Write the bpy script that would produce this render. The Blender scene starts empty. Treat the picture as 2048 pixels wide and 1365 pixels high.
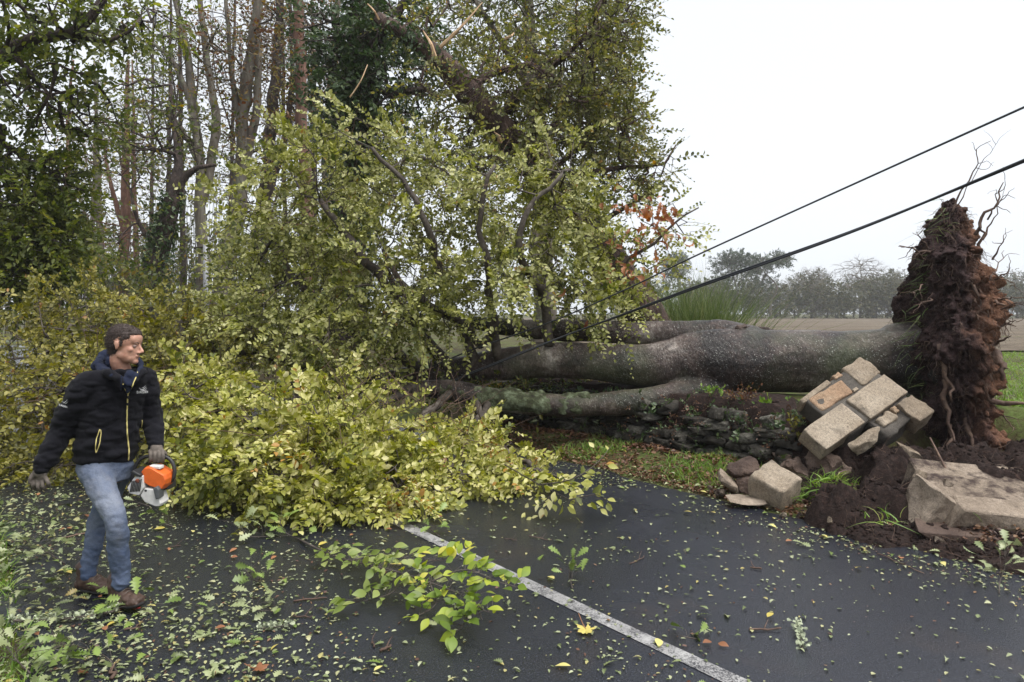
import bpy, bmesh, math, random
import numpy as np
from mathutils import Vector, Matrix

random.seed(7)
RNG = np.random.default_rng(11)
SC = bpy.context.scene
COL = SC.collection

# ------------------------------------------------------------------ camera, sky, sun, exposure
H, F, HZ = 1.83, 1365.0, 627.0          # eye height (m), focal length and horizon row in pixels of the 2048 frame
cam_d = bpy.data.cameras.new('camera')
cam_d.sensor_width = 36.0
cam_d.lens = 36.0 * F / 2048.0
cam_d.shift_y = -(682.5 - HZ) / 2048.0
cam_d.clip_start = 0.05
cam_d.clip_end = 3000.0
cam = bpy.data.objects.new('camera', cam_d)
cam.location = (0, 0, H)
cam.rotation_euler = (math.radians(90), 0, 0)
COL.objects.link(cam)
SC.camera = cam

SUN_EL, SUN_AZ = math.radians(66), math.radians(125)     # azimuth clockwise from +Y
world = bpy.data.worlds.new('World')
SC.world = world
world.use_nodes = True
wn = world.node_tree.nodes
wl = world.node_tree.links
wn.clear()
w_out = wn.new('ShaderNodeOutputWorld')
w_bg = wn.new('ShaderNodeBackground')
w_sky = wn.new('ShaderNodeTexSky')
w_sky.sky_type = 'NISHITA'
w_sky.sun_disc = False
w_sky.sun_elevation = SUN_EL
w_sky.sun_rotation = SUN_AZ
w_sky.air_density = 1.0
w_sky.dust_density = 4.0
w_hsv = wn.new('ShaderNodeHueSaturation')
w_hsv.inputs['Saturation'].default_value = 0.25
w_mix = wn.new('ShaderNodeMix')
w_mix.data_type = 'RGBA'
w_mix.inputs[0].default_value = 0.86                      # a closed cloud layer veils the clear sky
w_mix.inputs[7].default_value = (3.1, 3.26, 3.47, 1)
wl.new(w_sky.outputs[0], w_hsv.inputs['Color'])
wl.new(w_hsv.outputs[0], w_mix.inputs[6])
wl.new(w_mix.outputs[2], w_bg.inputs[0])
w_bg.inputs[1].default_value = 0.10
wl.new(w_bg.outputs[0], w_out.inputs[0])

sun_d = bpy.data.lights.new('sun', 'SUN')
sun_d.energy = 1.5
sun_d.angle = math.radians(50)
sun_d.color = (1.0, 0.97, 0.93)
sun = bpy.data.objects.new('sun', sun_d)
sun.location = (0, 0, 40)
sd = Vector((math.sin(SUN_AZ) * math.cos(SUN_EL), math.cos(SUN_AZ) * math.cos(SUN_EL), math.sin(SUN_EL)))
sun.rotation_euler = (-sd).to_track_quat('-Z', 'Y').to_euler()
COL.objects.link(sun)

SC.view_settings.view_transform = 'Standard'
SC.view_settings.look = 'None'
SC.view_settings.gamma = 1.0
SC.view_settings.use_curve_mapping = False
SC.view_settings.exposure = 1.68
SC.render.engine = 'CYCLES'
cy = SC.cycles
cy.max_bounces = 6
cy.diffuse_bounces = 3
cy.glossy_bounces = 2
cy.transmission_bounces = 3
cy.transparent_max_bounces = 4
cy.volume_bounces = 1
cy.use_denoising = True
cy.caustics_reflective = False
cy.caustics_refractive = False

# ------------------------------------------------------------------ coordinates
def W(px, py, Y):
    """point seen at a pixel of the 2048 frame, at depth Y metres"""
    return np.array([(px - 1024.0) / F * Y, Y, H - (py - HZ) / F * Y])

def G(px, py, z=0.0):
    return W(px, py, (H - z) * F / (py - HZ))

RU = np.array([-0.634, 0.773])      # along the road, away from the camera
RN = np.array([0.773, 0.634])       # across the road, to the right
def road(s, o, z=0.0):
    p = RU * s + RN * o
    return np.array([p[0], p[1], z])

# ------------------------------------------------------------------ numpy noise
def _hash(ix, iy, iz, seed):
    h = (ix * 374761393 + iy * 668265263 + iz * 2147483647 + seed * 1274126177) & 0xFFFFFFFF
    h = ((h ^ (h >> 13)) * 1274126177) & 0xFFFFFFFF
    h = (h ^ (h >> 16)) & 0xFFFFFFFF
    return h.astype(np.float64) / 4294967295.0 * 2 - 1

def vnoise(P, seed=0):
    P = np.asarray(P, dtype=np.float64)
    i = np.floor(P).astype(np.int64)
    f = P - i
    f = f * f * (3 - 2 * f)
    r = 0
    for dx in (0, 1):
        wx = f[:, 0] if dx else 1 - f[:, 0]
        for dy in (0, 1):
            wy = f[:, 1] if dy else 1 - f[:, 1]
            for dz in (0, 1):
                wz = f[:, 2] if dz else 1 - f[:, 2]
                r = r + wx * wy * wz * _hash(i[:, 0] + dx, i[:, 1] + dy, i[:, 2] + dz, seed)
    return r

def fbm(P, octaves=4, seed=0, gain=0.5):
    P = np.asarray(P, dtype=np.float64)
    a, r = 1.0, 0
    for k in range(octaves):
        r = r + a * vnoise(P * (2.03 ** k) + 17.3 * k, seed + k)
        a *= gain
    return r

def nrm(v):
    v = np.asarray(v, dtype=np.float64)
    return v / np.maximum(np.linalg.norm(v, axis=-1, keepdims=True), 1e-9)

# ------------------------------------------------------------------ meshes and objects
class MB:
    """collects vertices and faces for ONE mesh"""
    def __init__(self):
        self.v, self.f, self.n = [], [], 0
    def add(self, v, *faces):
        v = np.asarray(v, dtype=np.float64).reshape(-1, 3)
        for fa in faces:
            if len(fa):
                self.f.append(np.asarray(fa, dtype=np.int64) + self.n)
        self.v.append(v)
        self.n += len(v)
    def mesh(self, name, smooth=True):
        me = bpy.data.meshes.new(name)
        if not self.n:
            return me
        v = np.concatenate(self.v)
        loops = np.concatenate([fa.ravel() for fa in self.f])
        tot = np.concatenate([np.full(len(fa), fa.shape[1]) for fa in self.f])
        start = np.concatenate([[0], np.cumsum(tot)[:-1]])
        me.vertices.add(len(v))
        me.vertices.foreach_set('co', v.ravel().astype(np.float32))
        me.loops.add(len(loops))
        me.loops.foreach_set('vertex_index', loops.astype(np.int32))
        me.polygons.add(len(tot))
        me.polygons.foreach_set('loop_start', start.astype(np.int32))
        me.polygons.foreach_set('loop_total', tot.astype(np.int32))
        me.update(calc_edges=True)
        me.polygons.foreach_set('use_smooth', np.full(len(tot), smooth))
        return me

def link(name, me, mat=None, parent=None, loc=None, kind=None, label=None):
    o = bpy.data.objects.new(name, me)
    COL.objects.link(o)
    if mat is not None and me is not None and not me.materials:
        me.materials.append(mat)
    if parent is not None:
        o.parent = parent
    if loc is not None:
        o.location = [float(c) for c in loc]
    if kind:
        o['kind'] = kind
    if label:
        o['label'] = label
    return o

def thing(name, label, cat, loc=(0, 0, 0), group=None):
    o = bpy.data.objects.new(name, None)
    o.empty_display_size = 0.1
    COL.objects.link(o)
    o.location = [float(c) for c in loc]
    return tag(o, label, cat, group)

def tag(o, label, cat, group=None, kind=None):
    o['label'] = label
    o['category'] = cat
    if group:
        o['group'] = group
    if kind:
        o['kind'] = kind
    return o

def part(name, mb, mat, root, kind=None, smooth=True, label=None):
    """mb holds world coordinates; the part is stored relative to its root"""
    me = mb.mesh(name, smooth) if isinstance(mb, MB) else mb
    if root is not None:
        off = np.array(wloc(root), dtype=np.float32)
        co = np.empty(len(me.vertices) * 3, dtype=np.float32)
        me.vertices.foreach_get('co', co)
        me.vertices.foreach_set('co', (co.reshape(-1, 3) - off).ravel())
        me.update()
    return link(name, me, mat, root, kind=kind, label=label)

def wloc(o):
    v = Vector((0, 0, 0))
    while o is not None:
        v = v + o.location
        o = o.parent
    return v

def frames(P):
    """tangent frames of a polyline P (m,3)"""
    t = np.gradient(P, axis=0)
    t = nrm(t)
    ref = np.array([0.0, 0, 1]) if abs(t[0][2]) < 0.9 else np.array([1.0, 0, 0])
    a = np.empty_like(P)
    c = ref - t[0] * ref.dot(t[0])
    a[0] = c / np.linalg.norm(c)
    for i in range(1, len(P)):
        c = a[i - 1] - t[i] * a[i - 1].dot(t[i])
        a[i] = c / max(np.linalg.norm(c), 1e-9)
    return t, a, np.cross(t, a)

def tube(mb, P, R, sides=8, cap=True, jitter=0.0):
    P = np.asarray(P, dtype=np.float64)
    R = np.broadcast_to(np.asarray(R, dtype=np.float64), (len(P),))
    t, a, b = frames(P)
    th = np.linspace(0, 2 * math.pi, sides, endpoint=False)
    ring = a[:, None] * np.cos(th)[None, :, None] + b[:, None] * np.sin(th)[None, :, None]
    rr = R[:, None, None]
    if jitter:
        rr = rr * (1 + jitter * RNG.uniform(-1, 1, (len(P), sides, 1)))
    V = P[:, None] + ring * rr
    m = len(P)
    i = np.arange(m - 1)[:, None] * sides
    j = np.arange(sides)[None]
    k = (j + 1) % sides
    q = np.stack([i + j, i + k, i + sides + k, i + sides + j], -1).reshape(-1, 4)
    if cap:
        V = np.concatenate([V.reshape(-1, 3), P[:1] - t[:1] * R[0] * 0.3, P[-1:] + t[-1:] * R[-1] * 0.3])
        c0, c1 = m * sides, m * sides + 1
        jj = np.arange(sides)
        kk = (jj + 1) % sides
        t0 = np.stack([np.full(sides, c0), kk, jj], -1)
        t1 = np.stack([np.full(sides, c1), jj + (m - 1) * sides, kk + (m - 1) * sides], -1)
        mb.add(V, q, np.concatenate([t0, t1]))
    else:
        mb.add(V, q)

def tubes_batch(mb, P, R, sides=3):
    """P (S,m,3), R (S,m): many thin twigs at once"""
    S, m = P.shape[:2]
    if S == 0:
        return
    t = nrm(np.gradient(P, axis=1))
    ref = np.where(np.abs(t[..., 2:3]) < 0.9, np.array([0.0, 0, 1]), np.array([1.0, 0, 0]))
    a = nrm(np.cross(t, ref))
    b = np.cross(t, a)
    th = np.linspace(0, 2 * math.pi, sides, endpoint=False)
    V = P[:, :, None] + (a[:, :, None] * np.cos(th)[:, None] + b[:, :, None] * np.sin(th)[:, None]) * R[:, :, None, None]
    base = (np.arange(S) * m * sides)[:, None, None]
    i = np.arange(m - 1)[None, :, None] * sides
    j = np.arange(sides)[None, None]
    k = (j + 1) % sides
    q = np.stack([base + i + j, base + i + k, base + i + sides + k, base + i + sides + j], -1).reshape(-1, 4)
    mb.add(V, q)

def catmull(P, step):
    P = np.asarray(P, dtype=np.float64)
    if len(P) < 3:
        n = max(2, int(np.linalg.norm(P[-1] - P[0]) / step) + 1)
        return P[0] + (P[-1] - P[0]) * np.linspace(0, 1, n)[:, None]
    Q = np.concatenate([P[:1] * 2 - P[1:2], P, P[-1:] * 2 - P[-2:-1]])
    out = []
    for i in range(1, len(Q) - 2):
        n = max(1, int(np.linalg.norm((Q[i + 1] - Q[i])[:3]) / step))
        u = np.linspace(0, 1, n, endpoint=False)[:, None]
        p0, p1, p2, p3 = Q[i - 1], Q[i], Q[i + 1], Q[i + 2]
        out.append(0.5 * (2 * p1 + (p2 - p0) * u + (2 * p0 - 5 * p1 + 4 * p2 - p3) * u ** 2 + (3 * p1 - p0 - 3 * p2 + p3) * u ** 3))
    out.append(Q[-2:-1])
    return np.concatenate(out)

def path(pts, step=0.15):
    """pts: (px, py, Y, radius) -> smooth world points and radii"""
    a = np.array([np.append(W(p[0], p[1], p[2]), p[3]) for p in pts])
    a = catmull(a, step)
    return a[:, :3], np.maximum(a[:, 3], 0.002)

# ------------------------------------------------------------------ materials
class NT:
    def __init__(self, name):
        self.m = bpy.data.materials.new(name)
        self.m.use_nodes = True
        self.t = self.m.node_tree
        self.t.nodes.clear()
        self.out = self.t.nodes.new('ShaderNodeOutputMaterial')
    def n(self, typ, ins=None, **props):
        nd = self.t.nodes.new('ShaderNode' + typ)
        for k, v in props.items():
            setattr(nd, k, v)
        for k, v in (ins or {}).items():
            s = nd.inputs[k]
            if isinstance(v, bpy.types.NodeSocket):
                self.t.links.new(v, s)
            elif isinstance(v, (tuple, list)) and len(v) == 3 and s.type == 'RGBA':
                s.default_value = (*v, 1)
            else:
                s.default_value = v
        return nd
    def ramp(self, fac, stops, interp='LINEAR'):
        nd = self.n('ValToRGB', {0: fac})
        cr = nd.color_ramp
        cr.interpolation = interp
        while len(cr.elements) < len(stops):
            cr.elements.new(0.5)
        for e, (p, c) in zip(cr.elements, stops):
            e.position = p
            e.color = (*c, 1) if len(c) == 3 else c
        return nd.outputs[0]
    def noise(self, scale, detail=4, rough=0.55, vec=None, dist=0.0):
        ins = {'Scale': scale, 'Detail': detail, 'Roughness': rough, 'Distortion': dist}
        if vec is not None:
            ins['Vector'] = vec
        return self.n('TexNoise', ins).outputs[0]
    def voronoi(self, scale, vec=None, feature='F1', out=0):
        ins = {'Scale': scale}
        if vec is not None:
            ins['Vector'] = vec
        return self.n('TexVoronoi', ins, feature=feature).outputs[out]
    def mix(self, fac, a, b, blend='MIX'):
        nd = self.n('Mix', data_type='RGBA', blend_type=blend)
        for idx, v in ((0, fac), (6, a), (7, b)):
            s = nd.inputs[idx]
            if isinstance(v, bpy.types.NodeSocket):
                self.t.links.new(v, s)
            elif isinstance(v, (tuple, list)):
                s.default_value = (*v[:3], 1)
            else:
                s.default_value = v
        return nd.outputs[2]
    def math(self, op, a, b=0.0, clamp=False):
        return self.n('Math', {0: a, 1: b}, operation=op, use_clamp=clamp).outputs[0]
    def bump(self, h, strength=0.3, dist=0.02, normal=None):
        ins = {'Height': h, 'Strength': strength, 'Distance': dist}
        if normal is not None:
            ins['Normal'] = normal
        return self.n('Bump', ins).outputs[0]
    def bsdf(self, color, rough=0.6, normal=None, spec=0.5, **kw):
        ins = {'Base Color': color, 'Roughness': rough, 'Specular IOR Level': spec}
        if normal is not None:
            ins['Normal'] = normal
        ins.update(kw)
        return self.n('BsdfPrincipled', ins).outputs[0]
    def done(self, sh, disp=None):
        self.t.links.new(sh, self.out.inputs[0])
        return self.m
    def coord(self, which='Object'):
        return self.n('TexCoord').outputs[which]
    def pos(self):
        return self.n('NewGeometry').outputs['Position']

def leaf_mat(name, stops, trans=0.3, rough=0.45, patch=0.35, grain=2.2, mixr=0.8):
    t = NT(name)
    isl = t.n('NewGeometry').outputs['Random Per Island']
    ob = t.n('ObjectInfo').outputs['Random']
    r = t.math('FRACT', t.math('ADD', isl, ob))
    big = t.noise(grain, 3, 0.6, t.pos())
    big = t.math('MULTIPLY', t.math('SUBTRACT', big, 0.5), patch * 3.2)
    r = t.math('ADD', t.math('ADD', t.math('MULTIPLY', r, mixr), (1 - mixr) * 0.5), big, clamp=True)
    col = t.ramp(r, stops)
    fine = t.noise(60, 2, 0.6, t.coord())
    col = t.mix(0.25, col, t.ramp(fine, [(0.3, (0.35, 0.3, 0.2)), (0.65, (1, 1, 1))]), 'MULTIPLY')
    a = t.bsdf(col, rough, spec=0.4)
    if trans > 0:
        tc = t.n('HueSaturation', {'Saturation': 1.25, 'Value': 1.35, 'Color': col}).outputs[0]
        b = t.n('BsdfTranslucent', {'Color': tc}).outputs[0]
        mx = t.n('MixShader', {0: trans})
        t.t.links.new(a, mx.inputs[1])
        t.t.links.new(b, mx.inputs[2])
        a = mx.outputs[0]
    return t.done(a)

def bark_mat(name, dark, mid, light, scale=6.0, stretch=(1, 1, 0.25), rough=0.75, lichen=None, bumps=0.5, bdist=0.02, lichen_at=0.6):
    t = NT(name)
    v = t.n('Mapping', {'Vector': t.pos(), 'Scale': stretch}).outputs[0]
    n1 = t.noise(scale, 6, 0.65, v, 0.4)
    n2 = t.noise(scale * 0.25, 3, 0.5, t.pos())
    f = t.math('ADD', t.math('MULTIPLY', n1, 0.7), t.math('MULTIPLY', n2, 0.4))
    col = t.ramp(f, [(0.35, dark), (0.55, mid), (0.75, light)])
    if lichen:
        l1 = t.noise(2.2, 6, 0.7, t.pos())
        l2 = t.noise(28, 4, 0.7, t.pos())
        lf = t.math('ADD', t.math('MULTIPLY', l1, 0.65), t.math('MULTIPLY', l2, 0.35))
        m = t.ramp(lf, [(lichen_at - 0.06, (0, 0, 0)), (lichen_at + 0.05, (1, 1, 1))])
        col = t.mix(m, col, lichen)
    h = t.bump(n1, bumps, bdist)
    h = t.bump(t.noise(scale * 9, 4, 0.6, t.pos()), 0.35, 0.004, h)
    return t.done(t.bsdf(col, rough, h, spec=0.35))

def stone_mat(name, cols, speck=0.5, rough=0.85, scale=3.0):
    t = NT(name)
    r = t.n('ObjectInfo').outputs['Random']
    n0 = t.noise(scale, 5, 0.65, t.coord())
    n1 = t.noise(38, 5, 0.75, t.coord())
    n2 = t.noise(170, 2, 0.6, t.coord())
    f = t.math('ADD', t.math('MULTIPLY', n0, 0.75), t.math('MULTIPLY', r, 0.25))
    col = t.ramp(f, cols)
    col = t.mix(speck, col, t.ramp(n1, [(0.35, (0.35, 0.33, 0.3)), (0.5, (0.85, 0.83, 0.8)), (0.7, (1.15, 1.12, 1.05))]), 'MULTIPLY')
    col = t.mix(speck * 0.8, col, t.ramp(n2, [(0.38, (0.3, 0.28, 0.26)), (0.5, (1, 1, 1)), (0.68, (1.3, 1.28, 1.2))]), 'MULTIPLY')
    h = t.bump(n1, 0.55, 0.02)
    h = t.bump(n2, 0.5, 0.006, h)
    return t.done(t.bsdf(col, rough, h, spec=0.3))

def plain(name, col, rough=0.6, spec=0.5, nscale=40, namp=0.25, bump=0.15, bd=0.003, **kw):
    t = NT(name)
    n = t.noise(nscale, 4, 0.6, t.coord())
    c = t.mix(namp, col, t.ramp(n, [(0.3, (0.4, 0.4, 0.4)), (0.7, (1.2, 1.2, 1.2))]), 'MULTIPLY')
    return t.done(t.bsdf(c, rough, t.bump(n, bump, bd), spec, **kw))

MAT = {}
MAT['beech_leaf'] = leaf_mat('beech_leaf', [(0.0, (0.07, 0.095, 0.018)), (0.25, (0.16, 0.175, 0.036)), (0.5, (0.30, 0.312, 0.085)), (0.75, (0.46, 0.462, 0.19)), (0.99, (0.62, 0.61, 0.34)), (1.0, (0.33, 0.20, 0.05))], 0.35)
MAT['yellow_beech_leaf'] = leaf_mat('yellow_beech_leaf', [(0.0, (0.11, 0.13, 0.026)), (0.25, (0.225, 0.24, 0.038)), (0.55, (0.43, 0.43, 0.105)), (0.82, (0.63, 0.60, 0.26)), (0.985, (0.70, 0.66, 0.38)), (1.0, (0.40, 0.22, 0.05))], 0.35, patch=0.5, grain=1.6)
MAT['green_spray_leaf'] = leaf_mat('green_spray_leaf', [(0.0, (0.10, 0.16, 0.02)), (0.35, (0.19, 0.28, 0.03)), (0.7, (0.38, 0.44, 0.05)), (1.0, (0.56, 0.53, 0.10))], 0.35, patch=0.6)
MAT['olive_leaf'] = leaf_mat('olive_leaf', [(0.0, (0.06, 0.066, 0.016)), (0.35, (0.15, 0.145, 0.028)), (0.7, (0.28, 0.26, 0.060)), (0.97, (0.42, 0.37, 0.12)), (1.0, (0.32, 0.16, 0.04))], 0.35)
MAT['oak_leaf'] = leaf_mat('oak_leaf', [(0.0, (0.04, 0.06, 0.014)), (0.45, (0.095, 0.12, 0.03)), (0.8, (0.19, 0.195, 0.05)), (1.0, (0.27, 0.18, 0.045))], 0.4)
MAT['dark_leaf'] = leaf_mat('dark_leaf', [(0.0, (0.050, 0.075, 0.016)), (0.5, (0.125, 0.155, 0.036)), (0.85, (0.23, 0.25, 0.06)), (1.0, (0.31, 0.29, 0.09))], 0.45)
MAT['ivy_leaf'] = leaf_mat('ivy_leaf', [(0.0, (0.025, 0.05, 0.018)), (0.6, (0.06, 0.10, 0.034)), (1.0, (0.12, 0.155, 0.06))], 0.2, 0.35)
MAT['rust_leaf'] = leaf_mat('rust_leaf', [(0.0, (0.08, 0.032, 0.018)), (0.4, (0.16, 0.07, 0.034)), (0.7, (0.16, 0.125, 0.036)), (1.0, (0.26, 0.15, 0.05))], 0.35)
MAT['brown_leaf'] = leaf_mat('brown_leaf', [(0.0, (0.24, 0.085, 0.04)), (0.6, (0.44, 0.19, 0.10)), (1.0, (0.60, 0.32, 0.19))], 0.25)
MAT['mid_green_leaf'] = leaf_mat('mid_green_leaf', [(0.0, (0.10, 0.15, 0.03)), (0.5, (0.19, 0.25, 0.055)), (1.0, (0.34, 0.38, 0.13))], 0.3, patch=0.2)
MAT['far_leaf'] = leaf_mat('far_leaf', [(0.0, (0.032, 0.040, 0.018)), (0.6, (0.072, 0.078, 0.032)), (1.0, (0.14, 0.115, 0.05))], 0.2, 0.7, patch=0.2, grain=0.3)
MAT['pine_leaf'] = leaf_mat('pine_leaf', [(0.0, (0.035, 0.055, 0.032)), (0.6, (0.065, 0.095, 0.05)), (1.0, (0.10, 0.13, 0.07))], 0.1, 0.7, patch=0.1)
MAT['litter_leaf'] = leaf_mat('litter_leaf', [(0.0, (0.07, 0.10, 0.03)), (0.35, (0.18, 0.215, 0.09)), (0.72, (0.40, 0.43, 0.27)), (0.9, (0.38, 0.32, 0.10)), (1.0, (0.22, 0.09, 0.04))], 0.15, 0.35, patch=0.1)
MAT['litter_brown'] = leaf_mat('litter_brown', [(0.0, (0.05, 0.022, 0.014)), (0.6, (0.12, 0.055, 0.03)), (1.0, (0.22, 0.13, 0.06))], 0.1, 0.5, patch=0.1)
MAT['grass'] = leaf_mat('grass', [(0.0, (0.09, 0.16, 0.03)), (0.5, (0.18, 0.31, 0.055)), (0.85, (0.28, 0.38, 0.085)), (1.0, (0.38, 0.34, 0.14))], 0.3, 0.5, patch=0.3)
MAT['broom'] = leaf_mat('broom', [(0.0, (0.06, 0.10, 0.026)), (0.6, (0.13, 0.18, 0.055)), (1.0, (0.24, 0.25, 0.11))], 0.2, 0.6, patch=0.2)
MAT['twig'] = bark_mat('twig', (0.025, 0.019, 0.015), (0.06, 0.048, 0.04), (0.14, 0.12, 0.10), 12, (1, 1, 1))
MAT['grey_bark'] = bark_mat('grey_bark', (0.045, 0.035, 0.028), (0.12, 0.10, 0.08), (0.24, 0.22, 0.18), 7, (1, 1, 0.2), lichen=(0.20, 0.23, 0.13), lichen_at=0.6)
MAT['dark_bark'] = bark_mat('dark_bark', (0.02, 0.014, 0.012), (0.045, 0.031, 0.026), (0.13, 0.095, 0.08), 11, (1, 1, 0.3), bumps=1.0, bdist=0.10)
MAT['red_bark'] = bark_mat('red_bark', (0.045, 0.02, 0.015), (0.13, 0.065, 0.045), (0.24, 0.14, 0.10), 9, (1, 1, 0.3), bumps=0.8)
MAT['splinter'] = bark_mat('splinter', (0.30, 0.17, 0.09), (0.48, 0.32, 0.19), (0.62, 0.47, 0.32), 20, (1, 1, 0.1))

def beech_bark():
    t = NT('beech_bark')
    p = t.pos()
    big = t.noise(1.3, 5, 0.6, p, 0.3)
    fine = t.noise(14, 6, 0.7, t.n('Mapping', {'Vector': p, 'Scale': (1.8, 1, 1)}).outputs[0])
    f = t.math('ADD', t.math('MULTIPLY', big, 0.75), t.math('MULTIPLY', fine, 0.35))
    col = t.ramp(f, [(0.45, (0.012, 0.008, 0.008)), (0.54, (0.047, 0.031, 0.027)), (0.62, (0.115, 0.088, 0.078)), (0.70, (0.30, 0.27, 0.245))])
    stv = t.n('Mapping', {'Vector': p, 'Scale': (0.22, 1.0, 1.3)}).outputs[0]
    stk = t.ramp(t.noise(4.5, 6, 0.7, stv, 0.6), [(0.36, (0.25, 0.22, 0.22)), (0.5, (0.85, 0.83, 0.82)), (0.64, (1.35, 1.33, 1.3))])
    col = t.mix(0.85, col, stk, 'MULTIPLY')
    # pale crustose lichen: fine dots and a few larger rounds
    d = t.voronoi(34, t.n('VectorMath', {0: p, 1: t.n('VectorMath', {0: t.n('TexNoise', {'Scale': 20.0, 'Vector': p}).outputs[1], 1: (.06, .06, .06)}, operation='MULTIPLY').outputs[0]}, operation='ADD').outputs[0])
    dm = t.math('LESS_THAN', d, t.math('MULTIPLY', t.noise(5, 3, 0.6, p), 0.36))
    dm = t.math('MULTIPLY', dm, t.ramp(t.noise(1.1, 3, 0.6, p), [(0.36, (0, 0, 0)), (0.52, (1, 1, 1))]))
    col = t.mix(t.math('MULTIPLY', dm, 0.45), col, (0.55, 0.55, 0.50))
    sp = t.voronoi(5.0, t.n('VectorMath', {0: p, 1: t.n('TexNoise', {'Scale': 12.0, 'Vector': p}).outputs[1]}, operation='ADD').outputs[0])
    sm = t.ramp(sp, [(0.10, (1, 1, 1)), (0.14, (0, 0, 0))])
    col = t.mix(t.math('MULTIPLY', sm, 0.6), col, (0.52, 0.53, 0.48))
    # green algae film
    g = t.ramp(t.noise(0.8, 5, 0.65, t.n('Mapping', {'Vector': p, 'Location': (9, 3, 1)}).outputs[0]), [(0.5, (0, 0, 0)), (0.72, (1, 1, 1))])
    col = t.mix(t.math('MULTIPLY', g, 0.5), col, (0.11, 0.13, 0.065))
    h = t.bump(t.noise(4, 4, 0.6, p), 0.45, 0.06)
    h = t.bump(fine, 1.0, 0.03, h)
    return t.done(t.bsdf(col, t.math('ADD', 0.30, t.math('MULTIPLY', big, 0.3)), h, 0.45))
MAT['beech_bark'] = beech_bark()

def moss_mat():
    t = NT('moss')
    n = t.noise(9, 6, 0.7, t.pos())
    col = t.ramp(n, [(0.34, (0.022, 0.020, 0.015)), (0.48, (0.055, 0.062, 0.032)), (0.60, (0.13, 0.155, 0.095)), (0.75, (0.26, 0.29, 0.21))])
    return t.done(t.bsdf(col, 0.9, t.bump(t.noise(60, 4, 0.7, t.pos()), 0.8, 0.02), 0.2))
MAT['moss'] = moss_mat()

def soil_mat(name, dark, mid, light, scale=14):
    t = NT(name)
    n = t.noise(scale, 6, 0.75, t.pos())
    n2 = t.noise(scale * 6, 4, 0.7, t.pos())
    col = t.ramp(t.math('ADD', t.math('MULTIPLY', n, 0.6), t.math('MULTIPLY', n2, 0.4)), [(0.35, dark), (0.52, mid), (0.72, light)])
    h = t.bump(n, 0.8, 0.06)
    h = t.bump(n2, 0.8, 0.015, h)
    return t.done(t.bsdf(col, 0.9, h, 0.2))
MAT['soil'] = soil_mat('soil', (0.008, 0.005, 0.0045), (0.032, 0.020, 0.017), (0.11, 0.066, 0.053), 22)
MAT['red_soil'] = soil_mat('red_soil', (0.05, 0.024, 0.015), (0.15, 0.078, 0.05), (0.28, 0.165, 0.11))
MAT['root'] = bark_mat('root', (0.03, 0.017, 0.012), (0.09, 0.055, 0.04), (0.2, 0.13, 0.09), 14, (1, 1, 1))

def asphalt():
    t = NT('wet_asphalt')
    p = t.pos()
    v = t.voronoi(150, p)
    g = t.noise(240, 2, 0.5, p)
    big = t.noise(0.55, 4, 0.6, p)
    col = t.ramp(g, [(0.3, (0.007, 0.008, 0.012)), (0.55, (0.015, 0.017, 0.025)), (0.74, (0.05, 0.052, 0.06))])
    # brown silt washed out of the bank by the right-hand edge
    silt = t.ramp(t.noise(1.1, 5, 0.65, t.n('Mapping', {'Vector': p, 'Location': (2.2, 7.7, 0)}).outputs[0]), [(0.56, (0, 0, 0)), (0.75, (1, 1, 1))])
    col = t.mix(t.math('MULTIPLY', silt, 0.4), col, (0.045, 0.032, 0.026))
    g2 = t.noise(95, 3, 0.6, p)
    col = t.mix(.6, col, t.ramp(g2, [(0.35, (0.4, 0.4, 0.42)), (0.55, (1, 1, 1)), (0.68, (3.2, 3.2, 3.2))]), 'MULTIPLY')
    wet = t.ramp(big, [(0.38, (0, 0, 0)), (0.52, (1, 1, 1))])
    rough = t.math('ADD', t.math('MULTIPLY', wet, -0.27), t.math('ADD', 0.34, t.math('MULTIPLY', g, 0.10)))
    st = t.math('ADD', 0.42, t.math('MULTIPLY', wet, -0.32))
    h = t.n('Bump', {'Height': v, 'Strength': st, 'Distance': 0.0022}).outputs[0]
    h = t.bump(g2, 0.8, 0.005, h)
    h = t.bump(t.noise(2.0, 3, 0.5, p), 0.10, 0.03, h)
    return t.done(t.bsdf(col, rough, h, 0.5))
MAT['asphalt'] = asphalt()

def line_paint():
    t = NT('road_paint')
    p = t.pos()
    w = t.math('ADD', t.math('MULTIPLY', t.noise(130, 3, 0.6, p), 0.6), t.math('MULTIPLY', t.noise(7, 5, 0.7, p), 0.4))
    worn = t.ramp(w, [(0.43, (1, 1, 1)), (0.53, (0, 0, 0))])
    dirt = t.ramp(t.noise(5, 4, 0.6, p), [(0.3, (0.20, 0.195, 0.195)), (0.65, (0.36, 0.355, 0.35))])
    col = t.mix(worn, dirt, (0.035, 0.035, 0.04))
    h = t.bump(t.voronoi(150, p), 0.5, 0.006)
    return t.done(t.bsdf(col, 0.55, h, 0.4))
MAT['paint'] = line_paint()

def ground_mat():
    t = NT('verge_earth')
    p = t.pos()
    n = t.noise(0.7, 5, 0.65, p)
    n2 = t.noise(9, 6, 0.7, p)
    col = t.ramp(t.math('ADD', t.math('MULTIPLY', n, 0.5), t.math('MULTIPLY', n2, 0.5)),
                 [(0.40, (0.035, 0.024, 0.016)), (0.48, (0.06, 0.05, 0.022)), (0.60, (0.08, 0.11, 0.028)), (0.72, (0.12, 0.18, 0.04))])
    return t.done(t.bsdf(col, 0.9, t.bump(n2, 0.8, 0.04), 0.2))
MAT['ground'] = ground_mat()

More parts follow.
